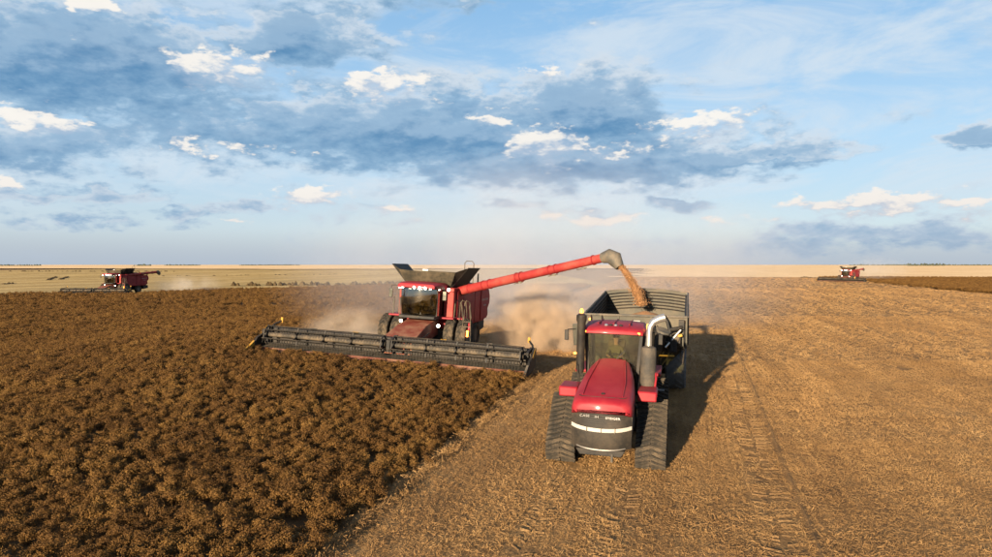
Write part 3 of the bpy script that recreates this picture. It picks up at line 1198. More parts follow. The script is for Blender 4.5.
    # cab
    cab = MB().box((0, 2.55, 1.92), (1.5, 1.75, .66)).box((0, 2.5, 1.55), (1.2, 1.5, .2)).build('cab_base', BLK, root, .03)
    for sx_ in (-1, 1):
        MB().bar((sx_ * .70, 1.66, 2.0), (sx_ * .80, 1.70, 3.46), .085, .10).build('front_pillar', BLK, root, .01)
        MB().bar((sx_ * .74, 3.42, 2.0), (sx_ * .80, 3.44, 3.46), .11, .11).build('rear_pillar', BLK, root, .01)
        MB().bar((sx_ * .76, 2.72, 2.0), (sx_ * .83, 2.74, 3.46), .06, .07).build('door_pillar', BLK, root, .01)
        MB().slab([(sx_ * .745, 1.72, 2.24), (sx_ * .755, 3.4, 2.24), (sx_ * .812, 3.4, 3.45), (sx_ * .805, 1.74, 3.45)], .008).build('side_window', GLASS, root)
    MB().slab([(-.68, 1.655, 2.24), (.68, 1.655, 2.24), (.775, 1.695, 3.45), (-.775, 1.695, 3.45)], .008).build('windscreen', GLASS, root)
    MB().slab([(-.7, 3.43, 2.24), (.7, 3.43, 2.24), (.76, 3.44, 3.45), (-.76, 3.44, 3.45)], .008).build('rear_window', GLASS, root)
    MB().bar((-.2, 1.63, 2.35), (.35, 1.65, 2.95), .02, .02).build('wiper', BLK, root)
    # roof
    secs = []
    for y, w_, z0, z1 in ((1.38, .70, 3.44, 3.52), (1.42, .84, 3.42, 3.56), (1.60, .885, 3.41, 3.63), (2.4, .90, 3.41, 3.70), (3.3, .89, 3.41, 3.68), (3.56, .84, 3.42, 3.62), (3.60, .72, 3.44, 3.56)):
        pr = [(-w_, z0), (-w_ - .01, (z0 + z1) / 2), (-w_ * .92, z1 - .03), (-w_ * .5, z1), (0, z1 + .015)]
        pr = pr + [(-x, z) for x, z in pr[:-1][::-1]]
        secs.append([(x, y, z) for x, z in pr])
    rf = MB().loft(secs).build('cab_roof', RED, root, 0, 45)
    for x in (-.45, 0, .45):
        MB().box((x, 2.45, 3.715 - abs(x) * .02), (.035, 1.7, .03)).build('roof_rib', RED2, rf, .01)
    for x in (-.79, .70):
        MB().box((x, 1.415, 3.475), (.15, .05, .055), (0, 0, R(20) if x < 0 else R(-8))).build('marker_lamp', AMBER, rf, .01)
    for x, m_ in ((-.22, SILVER), (-.09, BLK), (.05, SILVER), (.2, BLK)):
        MB().lathe([(0, .05), (.03, .055), (.06, .03)], (x, 1.68, 3.635), (0, -.2, 1), 10).build('roof_lamp', m_, rf)
    # beacons
    MB().tube([(.98, 1.9, 3.42), (.98, 1.9, 3.56)], .02, 6).build('beacon_stalk', BLK, root)
    bc = MB().lathe([(0, .055), (.10, .06), (.16, .045), (.18, .01)], (.98, 1.9, 3.56), (0, 0, 1), 12).build('beacon', AMBER, root)
    bc = MB().lathe([(0, .05), (.08, .05), (.12, .03), (.13, .01)], (-.90, 1.30, 4.01), (0, 0, 1), 12).build('beacon', AMBER, root)
    # exhaust: muffler, stack and elbow
    mf = MB().lathe([(0, .10), (.02, .20), (.06, .215), (1.20, .215), (1.27, .20), (1.32, .10)], (1.03, 1.15, 1.86), (0, 0, 1), 24).build('muffler', MUFF, root)
    MB().tube([(1.03, 1.15, 3.17), (1.03, 1.15, 3.55), (1.05, 1.15, 3.72), (1.14, 1.17, 3.86), (1.30, 1.2, 3.95), (1.44, 1.22, 3.99)], [.085, .085, .09, .10, .11, .115], 14, cap=False).build('exhaust_pipe', SILVER, mf)
    MB().tube([(1.0, .9, 1.92), (.86, .7, 1.8), (.6, .6, 1.7)], .085, 10).build('exhaust_elbow', GREY, mf)
    # air intake
    MB().lathe([(0, .09), (.1, .12), (1.45, .12), (1.52, .15), (1.66, .15), (1.71, .08)], (-.90, 1.32, 2.28), (0, 0, 1), 18).build('air_intake', BLK, root)
    # mirrors and markers
    for sx_ in (-1, 1):
        MB().tube([(sx_ * .84, 1.68, 3.40), (sx_ * 1.1, 1.5, 3.52), (sx_ * 1.32, 1.46, 3.50)], .018, 6).build('mirror_arm', BLK, root)
        m1 = MB().box((sx_ * 1.05, 1.52, 3.36), (.24, .05, .62), (0, R(6) * sx_, R(14) * sx_)).build('mirror', MIRR, root, .015)
        m2 = MB().box((sx_ * 1.34, 1.46, 3.34), (.12, .07, .30)).build('mirror', BLK, root, .015)
        MB().box((sx_ * 1.02, 1.56, 2.80), (.24, .04, .05)).build('marker_lamp', AMBER, root, .008)
        MB().tube([(sx_ * .8, 1.7, 2.76), (sx_ * 1.16, 1.58, 2.77)], .015, 6).build('marker_arm', BLK, root)
    # inside the cab
    st = MB().box((0, 2.75, 2.34), (.56, .54, .14)).build('seat', SEATM, root, .04)
    MB().box((0, 3.03, 2.74), (.54, .14, .74), (R(-8), 0, 0)).build('seat_back', SEATM, root, .05)
    MB().tube([(0, 1.95, 2.2), (0, 2.1, 2.55), (0, 2.16, 2.62)], .05, 10).build('steering_column', BLK, root)
    MB().tube([(.2 * cos(a), 2.16 + .2 * sin(a) * .75, 2.64 + .2 * sin(a) * .6) for a in [2 * pi * k / 20 for k in range(21)]], .016, 6, False).build('steering_wheel', BLK, root)
    MB().box((.52, 2.35, 2.62), (.16, .08, .22), (0, 0, R(-25))).build('monitor', BLK, root, .01)
    MB().box((.5, 2.8, 2.42), (.2, .6, .14)).build('armrest', BLK, root, .03)
    # rear deck
    MB().box((0, 4.9, 1.62), (1.25, 2.6, .55)).build('rear_deck', RED2, root, .04)
    MB().box((0, 6.55, 1.25), (.9, .5, .8)).tube([(0, 6.6, .75), (0, 7.15, .72)], .07, 8).build('drawbar', BLK, root, .02)
    for k in range(4):
        MB().tube([(-.3 + k * .2, 6.7, 1.55), (-.28 + k * .19, 7.0, 1.35), (-.2 + k * .13, 7.5, 1.0), (-.1 + k * .05, 8.1, .95)], .022, 6).build('hose', BLK, root)
    # tracks
    for y in (.92, 4.75):
        for sx_ in (-1, 1):
            make_track(root, sx_ * 1.20, y, 1)
    return root


tractor = make_tractor()


# ---------------------------------------------------------------- driver
def make_driver():
    root = empty('person', tractor.matrix_world @ Matrix.Translation((0, 2.68, 2.42)))
    tag(root, 'person in olive shirt and dark cap seated in the tractor cab', 'person')
    V = [(0, 0, .08), (0, .04, .28), (0, .05, .45), (0, .03, .56), (0, .01, .64), (0, -.01, .76), (0, -.02, .84)]
    rad = [.15, .14, .16, .07, .06, .095, .085]
    E = [(i, i + 1) for i in range(6)]

    def chain(start, pts, rs):
        prev = start
        for p, r in zip(pts, rs):
            V.append(p); rad.append(r); E.append((prev, len(V) - 1)); prev = len(V) - 1
        return prev
    for sx_ in (-1, 1):
        hnd = chain(2, [(sx_ * .19, .04, .46), (sx_ * .26, -.08, .26), (sx_ * .22, -.34, .27), (sx_ * .19, -.42, .27)], [.07, .055, .042, .036])
        for k in range(4):
            chain(hnd, [(sx_ * (.19 - .02 * k), -.48, .275 - .004 * k), (sx_ * (.185 - .02 * k), -.51, .25)], [.010, .009])
        chain(hnd, [(sx_ * .15, -.44, .26), (sx_ * .14, -.47, .25)], [.011, .010])
        ft = chain(0, [(sx_ * .10, -.02, .07), (sx_ * .15, -.42, .10), (sx_ * .15, -.50, -.24), (sx_ * .15, -.62, -.27)], [.10, .075, .055, .045])
    me = bpy.data.meshes.new('body')
    me.from_pydata(V, E, [])
    me.materials.append(CLOTH); me.materials.append(SKIN)
    ob = link('body', me, root)
    md = ob.modifiers.new('skin', 'SKIN')
    lay = me.skin_vertices[0].data if me.skin_vertices else None
    if lay is None:
        ob.modifiers.remove(md)
        bpy.context.view_layer.objects.active = ob
        md = ob.modifiers.new('skin', 'SKIN')
        lay = me.skin_vertices[0].data if me.skin_vertices else None
    if lay is not None:
        for v, r in zip(lay, rad):
            v.radius = (r, r * .85)
        lay[0].use_root = True
    sb = ob.modifiers.new('sub', 'SUBSURF'); sb.levels = 2; sb.render_levels = 2
    dg = bpy.context.evaluated_depsgraph_get()
    m2 = bpy.data.meshes.new_from_object(ob.evaluated_get(dg))
    ob.modifiers.clear()
    ob.data = m2
    m2.materials.clear(); m2.materials.append(CLOTH); m2.materials.append(SKIN)
    for p in m2.polygons:
        c = p.center
        p.use_smooth = True
        p.material_index = 1 if (c.z > .57 or (c.y < -.33 and c.z > .2)) else 0
    MB().lathe([(0, .105), (.05, .108), (.10, .09), (.135, .04), (.14, .01)], (0, -.015, .80), (0, 0, 1), 16).box((0, -.14, .815), (.16, .12, .015)).build('cap', HAIR, root)
    MB().lathe([(0, .02), (.03, .012)], (0, -.10, .755), (0, -1, -.2), 8).build('nose', SKIN, root)
    for sx_ in (-1, 1):
        MB().lathe([(0, .014), (.008, .008)], (sx_ * .035, -.092, .785), (0, -1, 0), 8).build('eye', HAIR, root)
    return root


make_driver()


# ---------------------------------------------------------------- grain cart
def make_cart():
    root = empty('grain_cart', terrain_matrix(5.30, 27.2, -R(15.2), 0, .5))
    tag(root, 'grey green high sided grain cart hitched behind the red tractor', 'grain cart')
    W = 1.95; L = 7.4; zf, zr = 3.38, 3.95; zk = 2.3
    th = .05
    fw = MB().slab([(-W, 0, zk), (W, 0, zk), (W, -.06, zf), (-W, -.06, zf)], -th).build('front_wall', HOPPER, root)
    MB().slab([(-W, 0, zk), (W, 0, zk), (.9, 1.25, 1.15), (-.9, 1.25, 1.15)], th).build('front_slope', HOPPER, root)
    sides = []
    for sx_ in (-1, 1):
        sdw = MB().slab([(sx_ * W, .06, zk), (sx_ * W, L, zk), (sx_ * W, L, zr), (sx_ * W, 0, zf)], -th * sx_).build('side_wall', HOPPER, root)
        MB().slab([(sx_ * W, .02, zk), (sx_ * W, L, zk), (sx_ * .8, L - 1.3, .95), (sx_ * .8, 1.25, .95)], th * sx_).build('side_slope', HOPPER, root)
        for k in range(7):
            y = .5 + k * 1.07
            MB().box((sx_ * (W + .035), y, (zk + zf) / 2 + .02 * k), (.06, .07, 1.05)).build('stiffener', HOPPER, sdw, .008)
        MB().tube([(sx_ * W, 0, zf + .02), (sx_ * W, L, zr + .02)], .045, 8).build('top_rail', GREY, sdw)
        for k in range(6):
            z0 = zf - .08 - k * .15; z1 = zr - .08 - k * .15
            MB().bar((sx_ * (W - .085), .1, z0), (sx_ * (W - .085), L - .1, z1), .05, .05).build('rib', BLK, sdw)
        sides.append(sdw)
    n = 10
    top = [(-W + 2 * W * i / n, zr + .16 * (1 - (2 * i / n - 1) ** 2)) for i in range(n + 1)]
    poly = [(-W, zk), (W, zk)] + top[::-1]
    rw = MB().prism(poly, L, L + th, 'y').build('rear_wall', HOPPER, root)
    MB().tube([(x, L + .02, z + .02) for x, z in top], .045, 8).build('top_rail', GREY, rw)
    for k in range(6):
        q = [(x * .985, L - .045, z - .12 - k * .15) for x, z in top]
        MB().tube(q, .034, 6).build('rib', BLK, rw)
    MB().slab([(-W, L, zk), (W, L, zk), (.7, L - 1.3, 1.1), (-.7, L - 1.3, 1.1)], -th).build('rear_slope', HOPPER, root)
    MB().box((W - .02, L - .25, zr - .28), (.05, .16, .62)).build('sight_plate', LETTER, rw)
    # front wall details
    MB().tube([(-W, -.06, zf + .02), (W, -.06, zf + .02)], .05, 8).build('top_rail', GREY, fw)
    for x in (-1.92, -.62, .62, 1.92):
        MB().box((x, -.075, 2.86), (.07, .06, 1.02)).build('stiffener', HOPPER, fw, .008)
    MB().box((.05, -.075, 3.1), (.32, .03, .24)).build('plate', LETTERD, fw, .006)
    for x in (-1.7, 1.75):
        MB().lathe([(0, .05), (.03, .05), (.04, .02)], (x, -.1, 3.22), (0, -1, 0), 10).build('reflector', AMBER, fw)
    for k in range(6):
        MB().box((-1.45, -.16, 1.5 + k * .33), (.42, .05, .035)).build('ladder_rung', BLK, root)
    for x in (-1.66, -1.24):
        MB().tube([(x, -.18, 1.3), (x, -.18, 3.3), (x, -.06, 3.42)], .022, 6).build('ladder_rail', BLK, root)
    # folded unloading auger across the front corner
    au = MB().tube([(.55, -.25, 1.25), (.92, -.55, 2.35), (1.10, -.7, 2.9)], .19, 14).build('auger_tube', BLK, root)
    MB().lathe([(-.05, .26), (.05, .26)], (1.10, -.7, 2.9), (.18, -.15, .55), 16).build('auger_flange', GREY, au)
    MB().tube([(1.06, -.45, 3.5), (1.22, -.5, 3.25), (1.34, -.55, 2.85), (1.40, -.55, 2.2)], .055, 8).build('strut', BLK, root)
    MB().tube([(1.30, -.5, 2.95), (1.62, -.45, 3.0), (1.78, -.35, 3.05)], .075, 10).box((1.74, -.3, 3.14), (.2, .2, .34)).build('hinge_arm', BLK, root)
    MB().tube([(1.18, -.62, 2.3), (1.72, -.4, 2.95)], .045, 8).build('hydraulic_ram', SILVER, root)
    MB().box((1.0, -.35, 2.62), (.5, .3, .42)).box((.62, -.3, 2.95), (.28, .22, .3)).box((1.55, -.25, 2.55), (.34, .25, .26)).build('valve_block', BLK, root, .02)
    MB().box((1.66, -.32, 2.72), (.24, .14, .10), (0, R(-15), 0)).build('bracket', YEL, root, .01)
    MB().box((1.2, -.55, 1.98), (.62, .05, .06)).build('step_edge', YEL, root, .008)
    MB().lathe([(0, .02), (.05, .12), (.12, .12), (.15, .05)], (1.55, -.35, 2.6), (0, -1, .1), 14).build('gear_case', TUBE, root)
    for k in range(7):
        rn = random.Random(k)
        p = [(.45 + rn.random() * .3, -.3, 2.1 + rn.random() * .3), (.7 + rn.random() * .4, -.55 - rn.random() * .15, 2.5 + rn.random() * .5), (1.1 + rn.random() * .4, -.5 - rn.random() * .2, 2.3 + rn.random() * .6), (1.35 + rn.random() * .4, -.25, 2.5 + rn.random() * .4)]
        MB().tube([Vector(p[0]).lerp(Vector(p[1]), .0), p[1], p[2], p[3]], .022, 6).build('hose', BLK if k % 3 else GREY, root)
    for k in range(9):
        rn = random.Random(40 + k)
        x0 = rn.uniform(.5, 1.7); z0 = rn.uniform(2.0, 2.7)
        MB().tube([(x0, -.2, z0), (x0 + rn.uniform(-.2, .3), -.5 - rn.random() * .2, z0 + rn.uniform(.1, .5)), (x0 + rn.uniform(-.1, .4), -.35, z0 + rn.uniform(-.3, .3)), (x0 + rn.uniform(-.3, .2), -.2, z0 - .5)], .02, 6).build('hose', BLK, root)
    MB().box((1.45, -.42, 2.35), (.3, .2, .5)).box((.8, -.4, 2.2), (.36, .2, .36)).build('hydraulic_tank', BLK, root, .03)
    MB().tube([(1.80, -.12, 1.6), (1.86, -.2, 2.2), (1.84, -.16, 3.2)], .03, 8).build('grab_rail', BLK, root)
    # running gear
    MB().box((0, 3.4, .98), (1.5, 4.6, .24)).box((0, .2, .92), (.26, 4.4, .22)).box((0, 3.9, .78), (3.0, .3, .3)).build('chassis', BLK, root, .02)
    MB().tube([(0, -1.95, .80), (0, -2.25, .78)], .09, 10).build('hitch', GREY, root)
    MB().tube([(.25, -1.0, .9), (.25, -1.0, .12)], .06, 8).box((.25, -1.0, .07), (.28, .28, .06)).build('jack', BLK, root)
    tm = tire_mesh(.92, .86, .42, 16, CTYRE)
    rm = rim_mesh(.42, .86, HOPPER)
    for sx_ in (-1, 1):
        wheel(root, (sx_ * 1.50, 3.9, .90), tm, rm)
        MB().prism([(2.9, 1.86), (3.2, 1.98), (4.6, 1.98), (4.9, 1.86)], sx_ * 1.50 - .45, sx_ * 1.50 + .45, 'x').build('mudguard', BLK, root, .01)
    return root, L, W, zf, zr


cart, CL, CW, CZF, CZR = make_cart()


# ---------------------------------------------------------------- combine harvesters
TYRE_F = tire_mesh(1.0, .56, .56, 20, RUB)
RIM_F = rim_mesh(.56, .56, GREY)
TYRE_R = tire_mesh(.74, .56, .38, 18, RUB)
RIM_R = rim_mesh(.38, .56, GREY)
TINE_STEP = .15


def bat_mesh(x0, x1):
    mb = MB().tube([(x0, 0, 0), (x1, 0, 0)], .028, 6)
    n = int((x1 - x0) / TINE_STEP)
    for k in range(n):
        x = x0 + .07 + k * TINE_STEP
        mb.bar((x, 0, 0), (x, -.05, -.23), .014, .014)
    return mb.mesh('reel_bat', BATM, 40)


def make_combine(label, M, stowed, group=None, tip_w=None):
    root = empty('combine_harvester', M)
    tag(root, label, 'combine', group)
    # body
    MB().prism([(.05, 1.35), (6.2, 1.45), (6.55, 1.75), (6.45, 2.2), (6.85, 2.55), (6.85, 2.95), (6.55, 3.4), (5.0, 3.52), (.05, 3.62)], -1.58, 1.58, 'x').build('body', RED2, root, .05)
    for sx_ in (-1, 1):
        for (y0, y1, z0, z1) in ((.15, 1.25, 1.65, 3.5), (1.32, 3.6, 1.5, 3.35), (3.68, 6.15, 1.55, 3.4)):
            MB().prism([(y0, z0 + .1), (y0 + .1, z0), (y1 - .1, z0), (y1, z0 + .1), (y1, z1 - .12), (y1 - .12, z1), (y0 + .12, z1), (y0, z1 - .1)], sx_ * 1.585, sx_ * 1.66, 'x').build('side_panel', RED2, root, .02)
        pl = MB().prism([(4.9, 1.6), (6.3, 1.62), (6.62, 1.8), (6.5, 2.22), (6.9, 2.55), (6.92, 3.0), (6.6, 3.42), (4.9, 3.45)], sx_ * 1.665, sx_ * 1.71, 'x').build('rear_panel', RED2, root, .02)
        rz = R(90) * sx_
        lettering('AXIAL-FLOW', .19, LETTERD, pl, (sx_ * 1.713, 5.75, 2.80), (R(90), 0, rz), 1.3)
        lettering('CASE IH', .15, LETTERD, pl, (sx_ * 1.713, 5.75, 2.45), (R(90), 0, rz), 1.3)
    # front corner columns beside the cab
    for sx_ in (-1, 1):
        MB().box((sx_ * 1.30, -.12, 2.80), (.54, .34, 1.62)).build('corner_panel', REDC, root, .04)
    # engine deck and rear gear
    MB().box((0, 4.9, 3.62), (2.6, 2.6, .3)).box((.4, 4.4, 3.85), (1.1, .9, .2)).build('engine_deck', BLK, root, .03)
    MB().tube([(.9, 3.6, 3.6), (.9, 3.6, 4.35), (.95, 3.75, 4.5)], .08, 10).build('exhaust_pipe', BLK, root)
    MB().prism([(5.9, .75), (7.1, .9), (7.15, 1.4), (6.4, 1.6), (5.7, 1.45)], -1.35, 1.35, 'x').build('straw_spreader', BLK, root, .03)
    MB().box((0, 2.6, 1.1), (1.7, 5.4, .5)).box((0, 0, 1.0), (3.4, .55, .5)).box((0, 4.2, .78), (2.3, .3, .3)).build('chassis', BLK, root, .03)
    # cab
    cabx = .98
    MB().box((0, -.85, 2.03), (2.0, 1.7, .16)).build('cab_floor', BLK, root, .03)
    secs = []
    for i in range(11):
        t = -1 + 2 * i / 10
        yb = -1.66 + .34 * t * t
        secs.append([(cabx * t, yb, 2.12), (cabx * t * 1.02, yb - .12, 3.0), (cabx * t * 1.02, yb - .06, 3.56), (cabx * t * 1.02, yb - .05, 3.56), (cabx * t * 1.02, yb - .108, 3.0), (cabx * t, yb + .012, 2.12)])
    MB().loft(secs).build('windscreen', GLASSC, root)
    for sx_ in (-1, 1):
        MB().slab([(sx_ * cabx, -1.28, 2.12), (sx_ * cabx, -.12, 2.12), (sx_ * cabx * 1.02, -.12, 3.56), (sx_ * cabx * 1.02, -1.36, 3.56)], .01).build('side_window', GLASSC, root)
        MB().bar((sx_ * cabx, -1.30, 2.08), (sx_ * cabx * 1.02, -1.38, 3.58), .07, .07).build('cab_pillar', BLK, root, .01)
    rfp = []
    for y, w_, z0, z1 in ((-2.02, .86, 3.60, 3.70), (-1.96, 1.02, 3.56, 3.78), (-1.5, 1.10, 3.55, 3.84), (-.2, 1.12, 3.55, 3.86), (.02, 1.10, 3.56, 3.84)):
        pr = [(-w_, z0), (-w_, z1 - .08), (-w_ + .1, z1), (0, z1 + .03)]
        pr = pr + [(-x, z) for x, z in pr[:-1][::-1]]
        rfp.append([(x, y, z) for x, z in pr])
    rf = MB().loft(rfp).build('cab_roof', RED, root, 0, 45)
    for x in (-.95, -.84, -.73, -.08, .22, .52, .80):
        MB().lathe([(0, .035), (.02, .065), (.05, .07), (.055, .055)], (x, -1.98 + .12 * (x / .95) ** 4, 3.60), (0, -1, -.1), 12).build('work_lamp', WHITEL, rf)
    for x, y, z in ((1.28, -.32, 3.52), (-1.48, -.4, 3.55), (-1.02, -1.2, 1.74), (1.10, -1.2, 1.62)):
        MB().lathe([(0, .04), (.03, .08), (.07, .085), (.075, .06)], (x, y, z), (0, -1, -.1), 12).build('work_lamp', WHITEL, root)
    # inside the cab
    MB().box((0, -.55, 2.45), (.56, .54, .2)).box((0, -.28, 2.85), (.54, .14, .75), (R(-8), 0, 0)).build('seat', SEATM, root, .05)
    MB().tube([(0, -1.25, 2.1), (0, -1.08, 2.6)], .05, 8).tube([(.18 * cos(a), -1.06 + .12 * sin(a), 2.66 + .12 * sin(a)) for a in [2 * pi * k / 16 for k in range(17)]], .016, 6, False).build('steering_wheel', BLK, root)
    MB().box((.48, -.75, 2.75), (.1, .3, .3)).box((.5, -.5, 2.45), (.2, .7, .2)).build('console', BLK, root, .02)
    MB().box((0, -.1, 2.8), (1.9, .06, 1.5)).build('cab_rear_wall', SEATM, root)
    # platform and rails
    MB().box((-.1, -.32, 2.0), (3.7, .9, .09)).box((1.75, .35, 1.98), (.75, 1.2, .08)).build('platform', RED, root, .015)
    for x in (-1.72, -1.35):
        MB().tube([(x, -.7, 2.0), (x, -.7, 2.85), (x - .05, -.6, 2.95), (x - .12, -.3, 2.95), (x - .12, -.3, 2.0)], .022, 6).build('hand_rail', GREY, root)
    for k, x in enumerate((1.72, 1.98, 2.2)):
        MB().tube([(x, -.55 + k * .12, 1.9), (x + .02, -.5 + k * .1, 2.85), (x + .1, -.3, 3.0), (x + .2, 0, 2.9), (x + .28, .15, 2.0)], .026, 6).build('hand_rail', TUBE, root)
    for x in (2.30, 2.72):
        MB().tube([(x - .15, -.62, 2.75), (x - .03, -.72, 2.0), (x + .05, -.78, .75)], .024, 6).build('ladder_rail', TUBE, root)
    for k in range(5):
        MB().box((2.53, -.74 - .01 * k, 1.9 - k * .26), (.44, .16, .03)).build('ladder_step', TUBE, root)
    MB().box((2.60, -.85, 1.28), (.10, .08, .34)).build('reflector', AMBER, root, .01)
    MB().lathe([(0, .06), (.45, .06), (.5, .03)], (2.62, -.65, 1.35), (0, 0, 1), 10).build('fire_extinguisher', RED, root)
    # mirrors
    for sx_ in (-1, 1):
        MB().tube([(sx_ * 1.08, -1.75, 3.66), (sx_ * 1.45, -1.7, 3.64), (sx_ * 1.5, -1.68, 3.5)], .02, 6).build('mirror_arm', BLK, root)
        MB().box((sx_ * 1.5, -1.68, 3.24), (.2, .07, .48)).build('mirror', MIRR, root, .02)
    # feeder house
    MB().loft([[(x, -.3, z) for x, z in ((-.78, 1.05), (.78, 1.05), (.78, 1.92), (-.78, 1.92))],
               [(x, -2.2, z) for x, z in ((-.78, .75), (.78, .75), (.78, 1.65), (-.78, 1.65))],
               [(x, -4.15, z) for x, z in ((-.85, .32), (.85, .32), (.85, 1.10), (-.85, 1.10))]]).build('feeder_house', RUST, root, .03)
    # grain tank extensions
    z0 = 3.62
    fr = []
    for i in range(11):
        t = -1 + 2 * i / 10
        sag = .16 * (1 - t * t)
        fr.append([(1.22 * t, .12, z0), (1.42 * t, -.22 - .10 * (1 - t * t), z0 + .36), (1.62 * t, -.42, z0 + .86 - sag * .3), (1.62 * t, -.38, z0 + .86 - sag * .3), (1.42 * t, -.18 - .10 * (1 - t * t), z0 + .36), (1.22 * t, .16, z0)])
    MB().loft(fr).build('tank_front_panel', CANVAS, root)
    fr = []
    for i in range(11):
        t = -1 + 2 * i / 10
        fr.append([(1.22 * t, 2.9, z0), (1.62 * t, 3.3, z0 + .80), (1.62 * t, 3.26, z0 + .80), (1.22 * t, 2.86, z0)])
    MB().loft(fr).build('tank_rear_panel', CANVAS, root)
    for sx_ in (-1, 1):
        fx = 2.1 if sx_ > 0 else -2.35
        MB().slab([(sx_ * 1.24, .15, z0), (sx_ * 1.24, 2.9, z0), (fx, 2.75, z0 + 1.14), (fx, .35, z0 + 1.14)], .03 * sx_).build('tank_side_panel', BLK, root, .006)
        MB().slab([(sx_ * 1.24, .15, z0), (fx * .985, .35, z0 + 1.1), (sx_ * 1.62, -.40, z0 + .86)], .02).build('tank_corner_cloth', CANVAS, root)
    MB().box((-.35, .35, z0 + .88), (.34, .12, .10)).build('tank_sensor', LETTER, root, .02)
    MB().tube([(1.0, 3.35, 3.7), (1.0, 3.35, 5.0), (1.1, 3.35, 5.12), (1.45, 3.35, 5.12), (1.55, 3.35, 5.0), (1.55, 3.35, 3.7)], .03, 6).build('tank_rail', GREY, root)
    MB().tube([(1.5, 4.6, 3.7), (1.5, 4.6, 4.4)], .05, 8).build('beacon_post', BLK, root)
    # wheels
    for x in (-2.22, -1.52, 1.52, 2.22):
        wheel(root, (x, 0, 1.0), TYRE_F, RIM_F)
    for x in (-1.45, 1.45):
        wheel(root, (x, 4.2, .74), TYRE_R, RIM_R)
    # unloading auger
    b0 = Vector((1.45, .9, 3.42))
    if stowed:
        b1 = Vector((1.95, 8.9, 3.95))
    else:
        b1 = root.matrix_world.inverted() @ Vector(tip_w)
    d = (b1 - b0)
    L = d.length
    u = d.normalized()
    au = MB().tube([b0 - Vector((0, 0, .9)), b0 - Vector((0, 0, .25)), b0 - Vector((0, 0, .02)) + u * .1, b0 + u * .55, b0 + u * (L * .45)], [.27, .27, .27, .25, .24], 20).tube([b0 + u * (L * .44), b1], [.225, .215], 20).build('unloading_auger', REDC, root)
    for f in (.09, .20, .245, .44, .47, .66, .70, .93):
        p = b0 + u * (L * f)
        MB().tube([p - u * .025, p + u * .025], .275 if f < .5 else .25, 20).build('flange', RED2, au)
    dn = Vector((0, 0, -1))
    for f in (.45, .68, .86):
        p = b0 + u * (L * f) + dn * .29
        MB().tube([p - u * .28, p + u * .3], .028, 6).box(tuple(p + u * .1), (.16, .08, .09)).build('work_lamp', GREY, au)
    side = Vector((u.x, u.y, 0)).normalized()
    if stowed:
        e = [b1 - u * .15, b1 + u * .25, b1 + u * .55 + Vector((0, 0, -.22)), b1 + u * .72 + Vector((0, 0, -.6))]
    else:
        e = [b1 - u * .18, b1 + u * .20 + Vector((0, 0, .02)), b1 + u * .50 + Vector((0, 0, -.16)), b1 + u * .82 + Vector((0, 0, -.62))]
    MB().tube(e, [.25, .34, .37, .21], 16, cap=False).build('spout', GREY, au)
    # ---- header
    hy = -5.0
    H = 6.85
    hd = MB().tube([(-H, hy + .62, 1.12), (H, hy + .62, 1.12)], .10, 10).box((0, hy + .66, .52), (2 * H, .16, .16)).box((0, hy + .66, .9), (.16, .12, .8))
    for k in range(12):
        x = -H + .3 + k * (2 * H - .6) / 11
        hd.bar((x, hy + .66, .5), (x, hy + .62, 1.12), .07, .07)
    hd = hd.build('header', BLK, root, .01)
    for x0, x1 in ((-H, -.9), (.9, H)):
        MB().slab([(x0, hy + .56, .42), (x1, hy + .56, .42), (x1, hy + .54, 1.0), (x0, hy + .54, 1.0)], .02).build('back_sheet', CHAR, hd)
        MB().slab([(x0, hy - .55, .22), (x1, hy - .55, .22), (x1, hy + .52, .40), (x0, hy + .52, .40)], .04).build('draper_belt', CANVAS, hd)
    MB().slab([(-.88, hy - .55, .22), (.88, hy - .55, .22), (.88, hy + .52, .36), (-.88, hy + .52, .36)], .04).build('feed_deck', CANVAS, hd)
    MB().box((0, hy - .66, .19), (2 * H, .16, .05)).box((0, hy - .60, .26), (2 * H, .04, .1)).build('cutter_bar', KNIFE, hd)
    g_ = MB()
    for k in range(int(2 * H / .15)):
        x = -H + .1 + k * .15
        g_.add([(x - .03, hy - .70, .17), (x + .03, hy - .70, .17), (x, hy - .86, .16), (x - .03, hy - .70, .21), (x + .03, hy - .70, .21)], [(0, 2, 1), (3, 4, 2), (0, 3, 2), (1, 2, 4)])
    g_.build('knife_guards', GREY, hd)
    rc = Vector((0, hy - .22, .92)); rr = .43
    for x0, x1 in ((-H + .25, -.18), (.18, H - .25)):
        MB().tube([(x0, rc.y, rc.z), (x1, rc.y, rc.z)], .115, 14).build('reel_tube', TUBE, hd)
        bm_ = bat_mesh(x0, x1)
        for k in range(6):
            a = 2 * pi * k / 6 + .35
            o = link('reel_bat', bm_, hd)
            o.location = (0, rc.y + rr * cos(a), rc.z + rr * sin(a))
        for f in (.015, .27, .5, .73, .985):
            x = x0 + (x1 - x0) * f
            sp = MB()
            for k in range(6):
                a = 2 * pi * k / 6 + .35
                a2 = 2 * pi * (k + 1) / 6 + .35
                P0 = (x, rc.y, rc.z); P1 = (x, rc.y + rr * cos(a), rc.z + rr * sin(a)); P2 = (x, rc.y + rr * cos(a2), rc.z + rr * sin(a2))
                sp.bar(P0, P1, .05, .07)
                if f in (.015, .985):
                    sp.bar(P1, P2, .04, .05)
            sp.lathe([(-.03, .2), (.03, .2)], (x, rc.y, rc.z), (1, 0, 0), 12)
            sp.build('reel_spider', BLK, hd)
    for x in (-H + .08, -.0, H - .08):
        MB().bar((x, hy + .62, 1.20), (x, rc.y - .05, rc.z + .12), .11, .16).bar((x, hy + .55, .75), (x, rc.y + .1, rc.z), .06, .06).build('reel_arm', BLK, hd)
